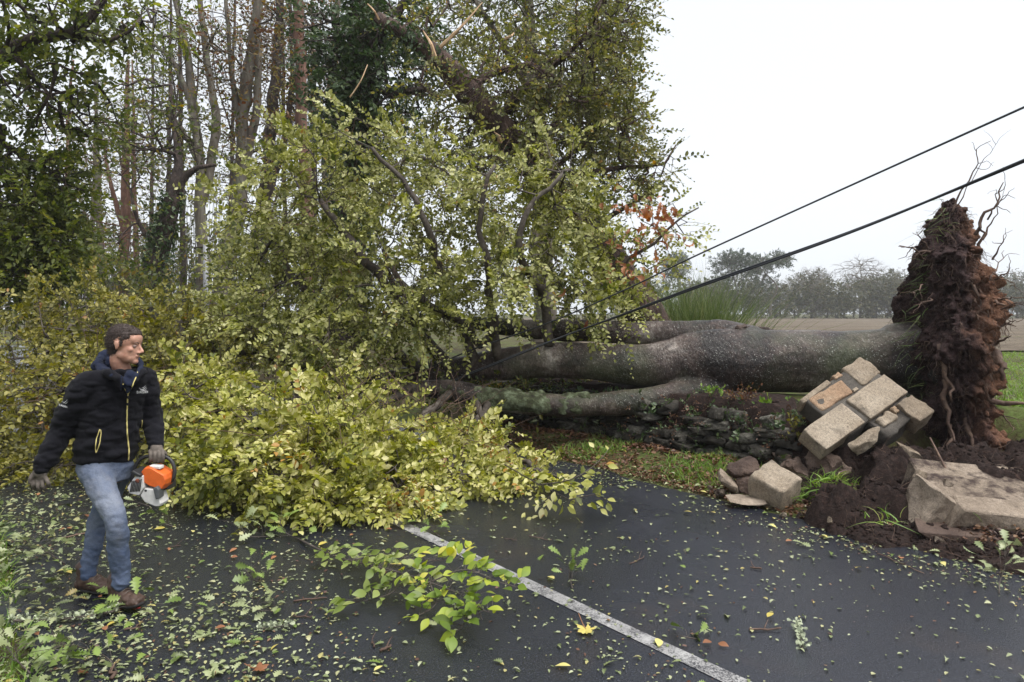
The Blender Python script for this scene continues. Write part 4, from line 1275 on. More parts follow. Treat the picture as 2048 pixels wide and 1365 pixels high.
# clods and crumbs clinging to the plate
ck = MB()
ico_v, ico_f = None, None
bm0 = bmesh.new()
bmesh.ops.create_icosphere(bm0, subdivisions=1, radius=1)
ico_v = np.array([v.co[:] for v in bm0.verts])
ico_f = np.array([[v.index for v in f.verts] for f in bm0.faces])
bm0.free()
def clods(mb, pos, size):
    for p_, s_ in zip(pos, size):
        sc = s_ * RNG.uniform(.6, 1.3, 3)
        v = ico_v * sc * (1 + RNG.normal(0, .18, (len(ico_v), 1)))
        mb.add(v + p_, ico_f)
ii = RNG.integers(0, len(V), 1500)
clods(ck, V[ii], RNG.uniform(.010, .042, 1500))
part('clods', ck, sp_m, beech, kind='stuff')
# turf hanging over the trunk-side rim
def blades(mb, pos, d, L, w=0.006, bend=0.5, seg=4):
    N = len(pos)
    d = nrm(d)
    side = nrm(np.cross(d, RNG.normal(size=(N, 3))))
    bd = nrm(RNG.normal(0, 1, (N, 3)) * np.array([1, 1, .2]))
    u = np.linspace(0, 1, seg)
    C = pos[:, None] + d[:, None] * (L[:, None] * u)[..., None] + (bd * bend * L[:, None])[:, None] * (u ** 2)[None, :, None] + np.array([0, 0, -1.0]) * (L[:, None] * bend * .6 * u ** 2)[..., None]
    ww = (w * RNG.uniform(.6, 1.4, N))[:, None, None] * (1 - u ** 1.5 * .95)[None, :, None]
    VV = np.stack([C - side[:, None] * ww, C + side[:, None] * ww], 2).reshape(N, seg * 2, 3)
    q = np.array([[2 * i, 2 * i + 1, 2 * i + 3, 2 * i + 2] for i in range(seg - 1)])
    mb.add(VV, (q[None] + (np.arange(N) * seg * 2)[:, None, None]).reshape(-1, 4))
gm_ = MB()
rim = [(1822, 640), (1815, 700), (1828, 760), (1838, 580), (1852, 520), (1868, 470), (1880, 440), (1835, 800), (1850, 550), (1818, 670)]
for (px, py) in rim:
    n = 14
    c = W(px + 8, py, 8.0) + RNG.normal(0, 1, (n, 3)) * np.array([.03, .12, .08])
    blades(gm_, c, RNG.normal(0, .5, (n, 3)) + np.array([-.9, -.2, -.1]), RNG.uniform(.10, .30, n), .004, .6)
part('turf_fringe', gm_, MAT['broom'], beech, kind='stuff')

# ------------------------------------------------------------------ stones
def stone_mesh(seed, dims=(1, 1, 1), cuts=3, rough=0.06, bevel=0.12, name='stone', soft=1.0):
    bm = bmesh.new()
    bmesh.ops.create_cube(bm, size=1.0)
    bmesh.ops.bevel(bm, geom=bm.edges[:], offset=bevel, segments=2, affect='EDGES', profile=0.6)
    bmesh.ops.subdivide_edges(bm, edges=[e for e in bm.edges if e.calc_length() > .35], cuts=cuts, use_grid_fill=True)
    bmesh.ops.triangulate(bm, faces=bm.faces[:])
    V = np.array([v.co[:] for v in bm.verts])
    D = np.array(dims)
    V2 = V * D
    sc = 3.0 / max(dims)
    off = np.stack([fbm(V2 * sc + 31 * seed, 3, seed), fbm(V2 * sc + 57 * seed + 9, 3, seed + 5), fbm(V2 * sc + 77 * seed + 4, 3, seed + 9)], -1)
    V2 = V2 + off * rough * min(dims)
    for v, c in zip(bm.verts, V2):
        v.co = c
    me = bpy.data.meshes.new(name)
    bm.to_mesh(me)
    bm.free()
    me.polygons.foreach_set('use_smooth', np.full(len(me.polygons), True))
    return me

MAT['granite'] = stone_mat('granite', [(0.28, (0.115, 0.088, 0.066)), (0.48, (0.235, 0.188, 0.14)), (0.72, (0.38, 0.325, 0.26))], 0.65)
MAT['rust_granite'] = stone_mat('rust_granite', [(0.25, (0.17, 0.10, 0.062)), (0.5, (0.30, 0.20, 0.13)), (0.75, (0.41, 0.33, 0.24))], 0.6)
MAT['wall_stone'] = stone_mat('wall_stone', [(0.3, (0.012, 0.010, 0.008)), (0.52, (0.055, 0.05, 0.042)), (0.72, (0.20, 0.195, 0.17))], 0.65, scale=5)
MAT['dark_rock'] = stone_mat('dark_rock', [(0.3, (0.05, 0.032, 0.027)), (0.5, (0.12, 0.084, 0.068)), (0.75, (0.25, 0.19, 0.155))], 0.55)
MAT['pale_rock'] = stone_mat('pale_rock', [(0.28, (0.085, 0.064, 0.05)), (0.48, (0.23, 0.185, 0.145)), (0.75, (0.40, 0.335, 0.275))], 0.6, scale=4)
def dirty(name, base, lo=.46, hi=.60, col=(.035, .022, .018, 1), sc=5.5):
    m = MAT[base].copy()
    m.name = name
    nt = m.node_tree
    bs = next(x for x in nt.nodes if x.type == 'BSDF_PRINCIPLED')
    src = bs.inputs['Base Color'].links[0].from_socket
    tc = nt.nodes.new('ShaderNodeNewGeometry')
    no = nt.nodes.new('ShaderNodeTexNoise')
    no.inputs['Scale'].default_value = sc
    no.inputs['Detail'].default_value = 7
    no.inputs['Roughness'].default_value = .7
    nt.links.new(tc.outputs['Position'], no.inputs['Vector'])
    rp = nt.nodes.new('ShaderNodeValToRGB')
    rp.color_ramp.elements[0].position = lo
    rp.color_ramp.elements[1].position = hi
    nt.links.new(no.outputs[0], rp.inputs[0])
    mx = nt.nodes.new('ShaderNodeMix')
    mx.data_type = 'RGBA'
    nt.links.new(rp.outputs[0], mx.inputs[0])
    nt.links.new(src, mx.inputs[6])
    mx.inputs[7].default_value = col
    nt.links.new(mx.outputs[2], bs.inputs['Base Color'])
    MAT[name] = m
dirty('muddy_rock', 'pale_rock')
dirty('stained_granite', 'granite', .54, .74, (.075, .062, .05, 1), 4.0)
MAT['mortar'] = stone_mat('mortar', [(0.3, (0.035, 0.03, 0.027)), (0.6, (0.095, 0.085, 0.075)), (0.8, (0.17, 0.155, 0.135))], 0.6)

# ---- dry stone wall under the trunk
wall = thing('stone_wall', 'low dark dry-stone wall under the fallen trunk', 'wall', road(6.0, 7.1))
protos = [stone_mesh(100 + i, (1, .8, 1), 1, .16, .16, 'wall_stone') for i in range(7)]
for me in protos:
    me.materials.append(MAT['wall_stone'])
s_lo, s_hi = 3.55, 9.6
wl_root = np.array(wloc(wall))
ang = math.atan2(RU[1], RU[0])
row_z = 0.04
ri = 0
while row_z < 0.60:
    hgt = RNG.uniform(.09, .15)
    s = s_lo + RNG.uniform(0, .2) + max(0, row_z - .35) * 1.2
    while s < s_hi:
        wd = RNG.uniform(.10, .36)
        if row_z > .3 and RNG.random() < .22:
            s += wd
            continue
        o_ = 6.95 + row_z * .25 + RNG.normal(0, .035)
        c = road(s + wd / 2, o_, row_z + hgt / 2 + RNG.normal(0, .008)) - wl_root
        ob = bpy.data.objects.new('stone', protos[RNG.integers(0, 7)])
        ob.location = c
        ob.scale = (wd * .97, .36, hgt * .98)
        ob.rotation_euler = (RNG.normal(0, .09), RNG.normal(0, .11), ang + RNG.normal(0, .12))
        ob.parent = wall
        COL.objects.link(ob)
        s += wd
    row_z += hgt
    ri += 1
em = MB()
ns, no_ = 110, 14
sv = np.linspace(s_lo - .1, s_hi + .3, ns)
ov = np.linspace(7.0, 7.75, no_)
S_, O_ = np.meshgrid(sv, ov, indexing='ij')
XY = S_[..., None] * RU + O_[..., None] * RN
zz = .10 + .70 * smooth(6.99, 7.16, O_) * (1 - .65 * smooth(4.15, 3.5, S_)) + .05 * fbm(np.stack([S_ * 3, O_ * 3, S_ * 0], -1).reshape(-1, 3), 4, 61).reshape(S_.shape)
idx = np.arange(ns * no_).reshape(ns, no_)
em.add(np.concatenate([XY, zz[..., None]], -1), np.stack([idx[:-1, :-1], idx[:-1, 1:], idx[1:, 1:], idx[1:, :-1]], -1).reshape(-1, 4))
part('earth_core', em, MAT['soil'], wall)
# plants on top of the wall
def herb(name, label, c, n, L, leaf='grass', w=.012, k=7, size=.05, cat='plant', group=None):
    r = thing(name, label, cat, c, group)
    tw, lm = MB(), MB()
    pos = np.tile(c, (n, 1)) + RNG.normal(0, .05, (n, 3)) * np.array([1, 1, 0])
    d = RNG.normal(0, .45, (n, 3)) + np.array([0, -.15, 1])
    P, D, N_, Z_ = sprays(pos, d, RNG.normal(0, .5, (n, 3)) + np.array([0, -.5, .6]), RNG.uniform(.6, 1.1, n) * L, k, size, droop=.25, twig=tw, twig_r=.003)
    leaves(lm, P, D, N_, Z_, T_B)
    part('leaves', lm, MAT[leaf], r, kind='stuff')
    part('stems', tw, MAT['twig'], r, kind='stuff')
    return r
herb('fern', 'small bright fern sprouting on the wall top beneath the trunk', road(4.95, 7.3, .80), 7, .22)
herb('fern', 'fern in the middle of the wall top near its broken end', road(4.2, 7.3, .72), 8, .24)
herb('bramble', 'bramble trailing down the broken end of the wall', road(3.75, 7.1, .45), 14, .38, 'olive_leaf')
herb('ivy_plant', 'dark ivy hanging on the wall face beneath the lower limb', road(6.2, 7.0, .55), 22, .35, 'ivy_leaf')
herb('bramble', 'dry brown bramble clump on the wall top', road(4.5, 7.25, .78), 22, .3, 'rust_leaf', size=.035)

# loose growth over the wall top and the bank behind the limbs
def growth(name, label, fn, n, leaf, size, cat='plants', L=(.1, .3)):
    p = fn(n)
    tw, lm = MB(), MB()
    d = RNG.normal(0, .6, p.shape) + np.array([-.2, -.35, .5])
    P, D, N_, Z_ = sprays(p, d, RNG.normal(0, .5, p.shape) + np.array([0, -.5, .6]), RNG.uniform(L[0], L[1], n), 7, size, droop=.5, twig=tw, twig_r=.002)
    leaves(lm, P, D, N_, Z_, T_B)
    r = thing(name, label, cat, p.mean(0) * np.array([1, 1, 0]))
    r['kind'] = 'stuff'
    part('foliage', lm, MAT[leaf], r, kind='stuff')
    part('stems', tw, MAT['root'], r, kind='stuff')
def wall_top(n):
    s, o = RNG.uniform(3.6, 8.5, n), RNG.uniform(6.84, 7.4, n)
    return np.array([road(a, b, .56 + RNG.uniform(-.35, .2)) for a, b in zip(s, o)])
growth('wall_growth', 'tangled dark plants covering the top of the stone wall', wall_top, 420, 'ivy_leaf', .05)
growth('dead_growth', 'dry brown stems and roots along the wall top', wall_top, 320, 'litter_brown', .03)
def bank_back(n):
    px, Y = RNG.uniform(860, 1330, n), RNG.uniform(9.7, 11.6, n)
    return np.array([[(a - 1024) / F * b, b, RNG.uniform(.4, .95)] for a, b in zip(px, Y)])
growth('bank_growth', 'dark brambles and ferns on the bank behind the forked limbs', bank_back, 520, 'oak_leaf', .07, L=(.2, .45))

# ---- torn-up masonry
Nv = np.array([-0.0251, -0.7189, 0.6947])
Vv = nrm(np.array([0.50378, 0.21937, 0.24523]))
Vv = nrm(Vv - Nv * Vv.dot(Nv))
Uv = nrm(np.cross(Nv, Vv))
if Uv[2] > 0:
    Uv = -Uv
O0 = W(1690.8, 798.2, 7.0)
chunk = thing('masonry_block', 'tilted chunk of torn-up granite masonry in front of the root plate', 'masonry', O0 + np.array([0, 0, -.6]))
croot = np.array(wloc(chunk))
Wv = np.cross(Vv, Uv)
Rm = Matrix((Vv, Uv, Wv)).transposed().to_4x4()
def chunk_stone(a0, a1, b0, b1, depth, lift, mat, seed, bevel=.06, rough=.05, name='granite_block', tilt=(0, 0, 0)):
    da, db = a1 - a0, b1 - b0
    me = stone_mesh(seed, (da, db, depth), 6, rough, bevel, name, .5)
    me.materials.append(MAT[mat])
    c = O0 + Vv * (a0 + a1) / 2 + Uv * (b0 + b1) / 2 + Nv * (lift - depth / 2)
    o = bpy.data.objects.new(name, me)
    o.matrix_basis = Matrix.Translation(Vector(c - croot)) @ Rm @ Matrix.Rotation(tilt[2], 4, 'Z') @ Matrix.Rotation(tilt[0], 4, 'X')
    o.parent = chunk
    COL.objects.link(o)
    return o
chunk_stone(.008, .605, .008, .298, .25, 0, 'stained_granite', 201, .03, .045)
chunk_stone(.305, .61, -.275, -.02, .22, -.004, 'stained_granite', 202, .06, .07)
chunk_stone(-.65, -.075, .01, .292, .20, .006, 'stained_granite', 203, .03, .045)
chunk_stone(.385, .612, .33, .60, .22, -.004, 'stained_granite', 204, .05, .07)
chunk_stone(-.31, .165, -.21, -.03, .16, -.012, 'rust_granite', 205, .10, .14, tilt=(0, 0, .04))
chunk_stone(-.38, .08, -.27, -.215, .16, -.02, 'stained_granite', 206, .10, .14, tilt=(0, 0, -.04))
chunk_stone(.145, .255, -.28, -.225, .12, -.015, 'rust_granite', 207, .14, .14)
chunk_stone(.06, .28, .325, .43, .22, -.03, 'stained_granite', 208, .12, .18)
chunk_stone(.17, .24, -.045, -.01, .10, -.015, 'granite', 210, .14, .14)
chunk_stone(.30, .37, .32, .40, .15, -.03, 'rust_granite', 213, .14, .2)
chunk_stone(-.33, .59, -.26, .30, .24, -.022, 'mortar', 211, .06, .10, 'mortar_core')
chunk_stone(.0, .58, .27, .52, .26, -.06, 'mortar', 212, .08, .16, 'mortar_core')

def hull_mesh(seed, dims, rough, name, npts=22, box=False):
    r_ = np.random.default_rng(seed)
    bm = bmesh.new()
    v = r_.uniform(-1, 1, (npts, 3))
    v = v / np.maximum((np.abs(v) ** 4).sum(1) ** .25, .35)[:, None] * .5
    if box:
        cr = np.array([[a, b, c] for a in (-.5, .5) for b in (-.5, .5) for c in (-.5, .5)])
        v = np.concatenate([cr + r_.uniform(-.13, .07, cr.shape) * np.sign(cr), v[:6] * .98])
    for c in v * np.array(dims):
        bm.verts.new(c)
    res = bmesh.ops.convex_hull(bm, input=bm.verts[:])
    junk = [g for g in res['geom_interior'] + res['geom_unused'] if isinstance(g, bmesh.types.BMVert)]
    bmesh.ops.delete(bm, geom=list(set(junk)), context='VERTS')
    bmesh.ops.dissolve_limit(bm, angle_limit=.25, verts=bm.verts[:], edges=bm.edges[:])
    bmesh.ops.bevel(bm, geom=bm.edges[:], offset=min(dims) * .05, segments=1, affect='EDGES')
    bmesh.ops.triangulate(bm, faces=bm.faces[:])
    for _ in range(3):
        lim = max(dims) * .07
        bmesh.ops.subdivide_edges(bm, edges=[e for e in bm.edges if e.calc_length() > lim], cuts=1)
        bmesh.ops.triangulate(bm, faces=bm.faces[:])
    V = np.array([x.co[:] for x in bm.verts])
    sc = 4.0 / max(dims)
    off = np.stack([fbm(V * sc + 31 * seed, 4, seed), fbm(V * sc + 57 * seed + 9, 4, seed + 5), fbm(V * sc + 77 * seed + 4, 4, seed + 9)], -1)
    for x, c in zip(bm.verts, V + off * rough * min(dims)):
        x.co = c
    me = bpy.data.meshes.new(name)
    bm.to_mesh(me)
    bm.free()
    return me

def rock(name, label, px, py, Y, dims, mat, seed, rot=(0, 0, 0), bevel=.12, rough=.2, cat='rock', cuts=5, group=None, npts=22, box=False):
    me = stone_mesh(seed, dims, cuts, rough, bevel, name) if name == 'granite_block' else hull_mesh(seed, dims, .055 if box else .09, name, npts, box)
    me.materials.append(MAT[mat])
    o = link(name, me, None, None, W(px, py, Y))
    o.rotation_euler = rot
    tag(o, label, cat, group)
    return o
rock('rubble_stone', 'rough buff stone leaning under the tilted masonry chunk', 1731, 882, 6.58, (.40, .13, .16), 'granite', 301, (.7, -.50, .12), .16, .2)
rock('rubble_stone', 'pale stone half buried in soil right of the masonry chunk', 1805, 903, 6.9, (.36, .2, .15), 'granite', 302, (.3, .5, .1), .16, .22)
rock('granite_block', 'squared granite block tipped over at the road edge', 1549, 982, 6.55, (.33, .36, .37), 'stained_granite', 303, (.35, -.32, .55), .07, .07, 'stone block')
rock('rubble_stone', 'flat pale stone at the head of the small rubble pile', 1458, 962, 6.85, (.32, .2, .10), 'pale_rock', 304, (.6, .7, .3), .15, .2)
rock('rubble_stone', 'reddish-brown stone on top of the small rubble pile', 1490, 937, 6.95, (.34, .26, .15), 'dark_rock', 305, (.3, -.35, .2), .15, .2)
rock('rubble_stone', 'dark stone wedged against the squared granite block', 1505, 965, 6.85, (.34, .28, .18), 'dark_rock', 306, (.2, -.2, .6), .15, .2)
rock('rubble_stone', 'dark stone behind the squared granite block', 1590, 950, 6.9, (.28, .3, .3), 'dark_rock', 307, (.4, .3, .1), .14, .2)
rock('rubble_stone', 'grey stone lying at the foot of the wall by the rubble pile', 1580, 915, 7.4, (.4, .3, .14), 'dark_rock', 308, (.2, .1, .3), .15, .2)
rock('rubble_stone', 'dirty stone under the lowest corner of the masonry chunk', 1655, 935, 6.9, (.42, .4, .3), 'dark_rock', 309, (.1, .3, .5), .14, .25)
rock('rubble_stone', 'flat grey slab lying in the verge under the squared block', 1490, 1000, 6.5, (.4, .3, .05), 'pale_rock', 310, (0.05, .05, .2), .2, .2)
rock('rock_slab', 'big pale rock slab heaved up at the road edge beneath the root plate', 1972, 1002, 5.95, (1.12, .80, .26), 'muddy_rock', 343, (.36, .06, -.10), box=True)
rock('rock_slab', 'buff rock face on the front of the big heaved slab', 1990, 1034, 5.52, (.72, .24, .20), 'pale_rock', 352, (.30, .08, -.10), box=True)
rock('rock_slab', 'narrow upright rock edge at the near end of the big heaved slab', 1856, 1012, 5.72, (.22, .45, .34), 'pale_rock', 318, (.30, .40, .15), box=True)
rock('rock_slab', 'thin broken rock plate lying under the front of the big slab', 1950, 1070, 5.45, (.9, .3, .10), 'dark_rock', 362, (.10, .04, -.1), box=True)
rock('rubble_stone', 'low rounded stone on the asphalt below the big slab', 1985, 1110, 5.25, (.42, .3, .18), 'dark_rock', 313, (.1, .1, .4), .16, .22)
rock('rubble_stone', 'stone at the picture edge beside the low rounded stone', 2052, 1098, 5.3, (.3, .3, .17), 'dark_rock', 314, (.1, -.1, .1), .16, .2)
rock('rubble_stone', 'pale stone half covered by soil behind the big slab', 2020, 950, 6.6, (.5, .3, .2), 'muddy_rock', 315, (.2, .1, .3), .16, .25)

# ---- heaped soil
def heap(name, label, spots, res=.035, seed=71, mat='soil', rough=.085):
    c = np.array([s[:2] for s in spots])
    lo = (c - np.array([[s[2]] for s in spots]) * 1.3).min(0)
    hi = (c + np.array([[s[2]] for s in spots]) * 1.3).max(0)
    xs, ys = np.arange(lo[0], hi[0], res), np.arange(lo[1], hi[1], res)
    X, Y = np.meshgrid(xs, ys)
    z = np.full(X.shape, -.12)
    P = np.stack([X, Y, X * 0], -1).reshape(-1, 3)
    for (x, y, r, h) in spots:
        dd = np.hypot(X - x, Y - y) / r + .22 * fbm(P * 3 / max(r, .3), 3, seed).reshape(X.shape)
        z = np.maximum(z, h * (1 - smooth(.25, 1.0, dd)) - .12 * smooth(.9, 1.05, dd))
    g = fbm(P * 6, 4, seed + 3).reshape(X.shape) * rough + np.abs(fbm(P * 17, 3, seed + 4)).reshape(X.shape) * rough * .6
    z = z + g * smooth(-.1, .05, z)
    idx = np.arange(X.size).reshape(X.shape)
    mb = MB()
    mb.add(np.stack([X, Y, z], -1), np.stack([idx[:-1, :-1], idx[:-1, 1:], idx[1:, 1:], idx[1:, :-1]], -1).reshape(-1, 4))
    root = thing(name, label, 'soil', (c[0][0], c[0][1], 0))
    part('soil', mb, MAT[mat], root)
    n = 1100
    w_ = RNG.integers(0, len(spots), n)
    ps = []
    for i in w_:
        x, y, r, h = spots[i]
        a, q_ = RNG.uniform(0, 6.28), r * RNG.random() ** .5
        px_, py_ = x + q_ * math.cos(a), y + q_ * math.sin(a)
        ix, iy = int((px_ - xs[0]) / res), int((py_ - ys[0]) / res)
        if 0 <= ix < len(xs) and 0 <= iy < len(ys) and z[iy, ix] > 0:
            ps.append((px_, py_, z[iy, ix] + .005))
    ck = MB()
    clods(ck, ps, RNG.uniform(.005, .022, len(ps)) * np.where(RNG.random(len(ps)) < .06, 2.2, 1))
    part('clods', ck, MAT[mat], root, kind='stuff')
    fb = np.array(ps)[RNG.integers(0, len(ps), 220)]
    u = np.linspace(0, 1, 5)
    fd = nrm(RNG.normal(0, 1, fb.shape) * np.array([1, 1, .4]) + np.array([0, -.3, .1]))
    fr = MB()
    tubes_batch(fr, fb[:, None] + fd[:, None] * (RNG.uniform(.05, .22, (220, 1)) * u)[..., None] + np.cumsum(RNG.normal(0, .008, (220, 5, 3)), 1), np.broadcast_to(.003 * (1 - .6 * u), (220, 5)))
    part('fibres', fr, MAT['root'], root, kind='stuff')
    return root
def gp(px, py, z=0.0):
    return tuple(G(px, py, z)[:2])
heap('soil_heap', 'heap of dark torn soil between the masonry chunk and the road', [
    (*gp(1690, 1035, .05), .36, .30), (*gp(1640, 1005), .34, .16), (*gp(1765, 1030, .05), .34, .30), (*gp(1700, 960, .1), .6, .34), (*gp(1790, 985, .1), .55, .42), (*gp(1640, 960, .05), .45, .22)], seed=71)
heap('soil_heap', 'dark soil spilled below the root plate onto the big slab', [
    (*gp(1930, 960, .15), .7, .42), (*gp(2010, 970, .15), .7, .40), (*gp(1850, 960, .1), .6, .40), (*gp(2100, 960, .1), .7, .45), (4.4, 6.35, .62, .40), (4.75, 6.0, .4, .34)], seed=83)
heap('soil_heap', 'low dark soil smear along the asphalt edge below the big slab', [
    (*gp(1850, 1085), .32, .05), (*gp(1760, 1075), .28, .06), (*gp(1930, 1100), .35, .06), (*gp(2010, 1120), .35, .06), (*gp(1680, 1055), .25, .07), (*gp(1900, 1075), .5, .09), (*gp(2000, 1090), .5, .09), (*gp(1820, 1062), .4, .09), (*gp(2070, 1110), .4, .08)], seed=91, rough=.025)
heap('soil_heap', 'dark slumped earth at the broken end of the stone wall', [(*road(3.75, 7.25)[:2], .5, .62), (*road(3.35, 7.2)[:2], .45, .5), (*road(4.2, 7.35)[:2], .4, .72), (*road(3.4, 6.75)[:2], .35, .25)], seed=101)
heap('soil_bank', 'raw brown soil bank torn open behind the root plate', [(6.35, 7.6, .7, .62), (6.9, 7.9, .7, .7), (5.9, 7.9, .6, .5), (7.4, 7.3, .6, .6)], seed=97, mat='red_soil')

small = [hull_mesh(400 + i, (1, .8, .6), .10, 'small_stone', 16) for i in range(4)]
for i, me in enumerate(small):
    me.materials.append(MAT[['muddy_rock', 'dark_rock', 'stained_granite', 'muddy_rock'][i]])
for (px, py, z, sz) in [(1625, 935, .15, .14), (1690, 945, .32, .10), (1765, 945, .30, .12), (1600, 965, .06, .12), (1810, 1052, .06, .10), (1740, 1066, .04, .08), (1880, 1086, .05, .10), (1660, 1040, .10, .07), (1840, 955, .38, .13), (1895, 965, .42, .10), (1565, 1030, .02, .07), (1440, 985, .05, .09), (1420, 975, .05, .06)]:
    o = link('small_stone', small[RNG.integers(0, 4)], None, None, G(px, py, z))
    o.scale = (sz * 1.2, sz, sz)
    o.rotation_euler = (RNG.uniform(0, 6), RNG.uniform(0, .6), RNG.uniform(0, 6))
    tag(o, 'small loose stone lying in the torn soil below the root plate', 'stone', 'small stones in the torn soil')

# ---- broom bush behind the trunk
broom = thing('broom_bush', 'tall green broom bush behind the fallen trunk beside the leaning oak', 'bush', (*W(1390, 640, 13)[:2], .7))
bb = MB()
n = 2600
c = W(1385, 655, 13.2) + RNG.normal(0, 1, (n, 3)) * np.array([.33, .35, .0])
c[:, 2] = .75
d = RNG.normal(0, .30, (n, 3)) + np.array([0, 0, 1]) + (c - c.mean(0)) * np.array([.5, .5, 0])
blades(bb, c, d, RNG.uniform(1.0, 2.4, n), .006, .22, 5)
c = W(1330, 655, 13.4) + RNG.normal(0, 1, (900, 3)) * np.array([.4, .35, .0])
c[:, 2] = .75
blades(bb, c, RNG.normal(0, .3, (900, 3)) + np.array([0, 0, 1]), RNG.uniform(1.0, 2.2, 900), .006, .22, 5)
part('stems', bb, MAT['broom'], broom, kind='stuff')

# ------------------------------------------------------------------ grass
def grass_patch(name, label, fn, n, L, w=.005, bend=.45, mat='grass'):
    pos = fn(n)
    mb = MB()
    m = len(pos)
    blades(mb, pos, RNG.normal(0, .35, (m, 3)) + np.array([0, 0, 1]), RNG.uniform(L[0], L[1], m), w, bend)
    o = part(name, mb, MAT[mat], None, kind='stuff')
    o['label'] = label
    o['category'] = 'grass'
    return o
def on_ground(x, y, dz=0.0):
    return np.stack([x, y, ground_z(x, y) + dz], -1)
def verge_r(n):
    s = RNG.uniform(3.0, 9.0, n)
    o = RNG.uniform(6.0, 6.9, n)
    keep = fbm(np.stack([s * 1.8, o * 1.8, s * 0], -1), 3, 14) + (o - 6.0) * .25 > .12
    s, o = s[keep], o[keep]
    return on_ground(RU[0] * s + RN[0] * o, RU[1] * s + RN[1] * o, -.01)
grass_patch('grass', 'green grass on the verge between the asphalt and the stone wall', verge_r, 8500, (.06, .17))
def verge_l(n):
    s = RNG.uniform(1.0, 10, n)
    o = .32 - RNG.random(n) * 1.9
    keep = fbm(np.stack([s * 1.5, o * 1.5, s * 0], -1), 3, 15) > -.25
    s, o = s[keep], o[keep]
    return on_ground(RU[0] * s + RN[0] * o, RU[1] * s + RN[1] * o, -.01)
grass_patch('grass', 'wet grass along the road edge beside the walking man', verge_l, 16000, (.07, .21))
def margin(n):
    y = 7.8 + RNG.random(n) ** 1.6 * 11
    x = .66 * y + RNG.uniform(-.1, 2.6, n) + .1
    return on_ground(x, y, -.01)
grass_patch('grass', 'short green field margin beyond the root plate', margin, 9000, (.04, .13), .006)
for i, (px, py, z, n, L, lab) in enumerate([(1640, 985, .12, 70, .30, 'grass tuft with drooping blades beside the squared granite block'), (1605, 1000, .05, 40, .2, 'small grass tuft at the soil heap edge by the road'),
                                            (1765, 1040, .2, 16, .22, 'few pale grass blades hanging on the dark soil heap'), (1660, 960, .25, 40, .22, 'grass tuft in the shade under the masonry chunk')]):
    c = G(px, py, z)
    r = thing('grass_tuft', lab, 'grass', c)
    mb = MB()
    blades(mb, np.tile(c, (n, 1)) + RNG.normal(0, .05, (n, 3)) * np.array([1.5, 1, .2]), RNG.normal(0, .5, (n, 3)) + np.array([0, -.3, .9]), RNG.uniform(.5, 1.1, n) * L, .006, .7, 5)
    part('blades', mb, MAT['grass'], r, kind='stuff')

# ------------------------------------------------------------------ leaf litter
def road_samples(n, lo=3.1, hi=9.5, bias=None):
    out = []
    while sum(map(len, out)) < n:
        y = RNG.uniform(lo, hi, n * 2)
        x = RNG.uniform(-.80, .80, n * 2) * y
        o = RN[0] * x + RN[1] * y
        w = np.where(o < .3, .6, np.where(o < 2.9, .25 + .75 * smooth(2.4, .4, o), np.where(o < 5.3, .13, np.where(o < 6.1, .6, 0))))
        w = w * np.where(o < -.9, .3, 1) * (.5 + .9 * np.clip(.5 + fbm(np.stack([x * 1.3, y * 1.3, x * 0], -1), 3, 19), 0, 1))
        k = RNG.random(n * 2) < w
        out.append(np.stack([x[k], y[k]], -1))
    p = np.concatenate(out)[:n]
    o = RN[0] * p[:, 0] + RN[1] * p[:, 1]
    g = ground_z(p[:, 0], p[:, 1])
    z = np.where((o > .2) & (o < 5.95), np.maximum(.006, g), g + .05)
    return np.concatenate([p, z[:, None]], 1)
def flat(n, tilt=.16):
    a = RNG.uniform(0, 6.28, n)
    return np.stack([np.cos(a), np.sin(a), RNG.normal(0, tilt * .6, n)], -1), np.stack([RNG.normal(0, tilt, n), RNG.normal(0, tilt, n), np.ones(n)], -1)
def litter(name, label, n, size, tmpl, mat, zoff=.004, tilt=.16, fn=None):
    p = road_samples(n) if fn is None else fn(n)
    d, u = flat(len(p), tilt)
    p[:, 2] += zoff
    mb = MB()
    leaves(mb, p, d, u, RNG.uniform(size[0], size[1], len(p)), tmpl)
    o = part(name, mb, MAT[mat], None, kind='stuff')
    o['label'] = label
    o['category'] = 'leaf litter'
litter('leaf_litter', 'small torn green leaf scraps strewn all over the asphalt', 7500, (.010, .036), T_B, 'litter_leaf', .002, .15)
litter('leaf_litter', 'broken oak leaves strewn over the road and verge', 1100, (.03, .06), T_OAK, 'litter_leaf', .004, .14)
litter('leaf_litter', 'brown leaf crumbs scattered on the wet road', 1300, (.010, .03), T_B, 'litter_brown', .004, .3)
def edge_strip(n):
    s = RNG.uniform(1.5, 9, n)
    o = 6.0 + np.abs(RNG.normal(0, .32, n)) - .1
    return on_ground(RU[0] * s + RN[0] * o, RU[1] * s + RN[1] * o, .035)
litter('leaf_litter', 'brown rotting leaves along the edge of the asphalt by the wall', 5000, (.02, .06), T_B, 'litter_brown', .0, .5, edge_strip)
def foot_strip(n):
    s = RNG.uniform(3.5, 9, n)
    o = 6.72 + RNG.normal(0, .10, n)
    return on_ground(RU[0] * s + RN[0] * o, RU[1] * s + RN[1] * o, .03)
litter('leaf_litter', 'rust-brown leaves drifted against the foot of the wall', 2200, (.03, .07), T_B, 'litter_brown', .0, .5, foot_strip)
MAT['left_litter'] = leaf_mat('left_litter', [(0.0, (0.045, 0.065, 0.02)), (0.4, (0.12, 0.15, 0.05)), (0.8, (0.30, 0.33, 0.17)), (0.93, (0.35, 0.27, 0.09)), (1.0, (0.18, 0.07, 0.03))], .15, .35, patch=.1)
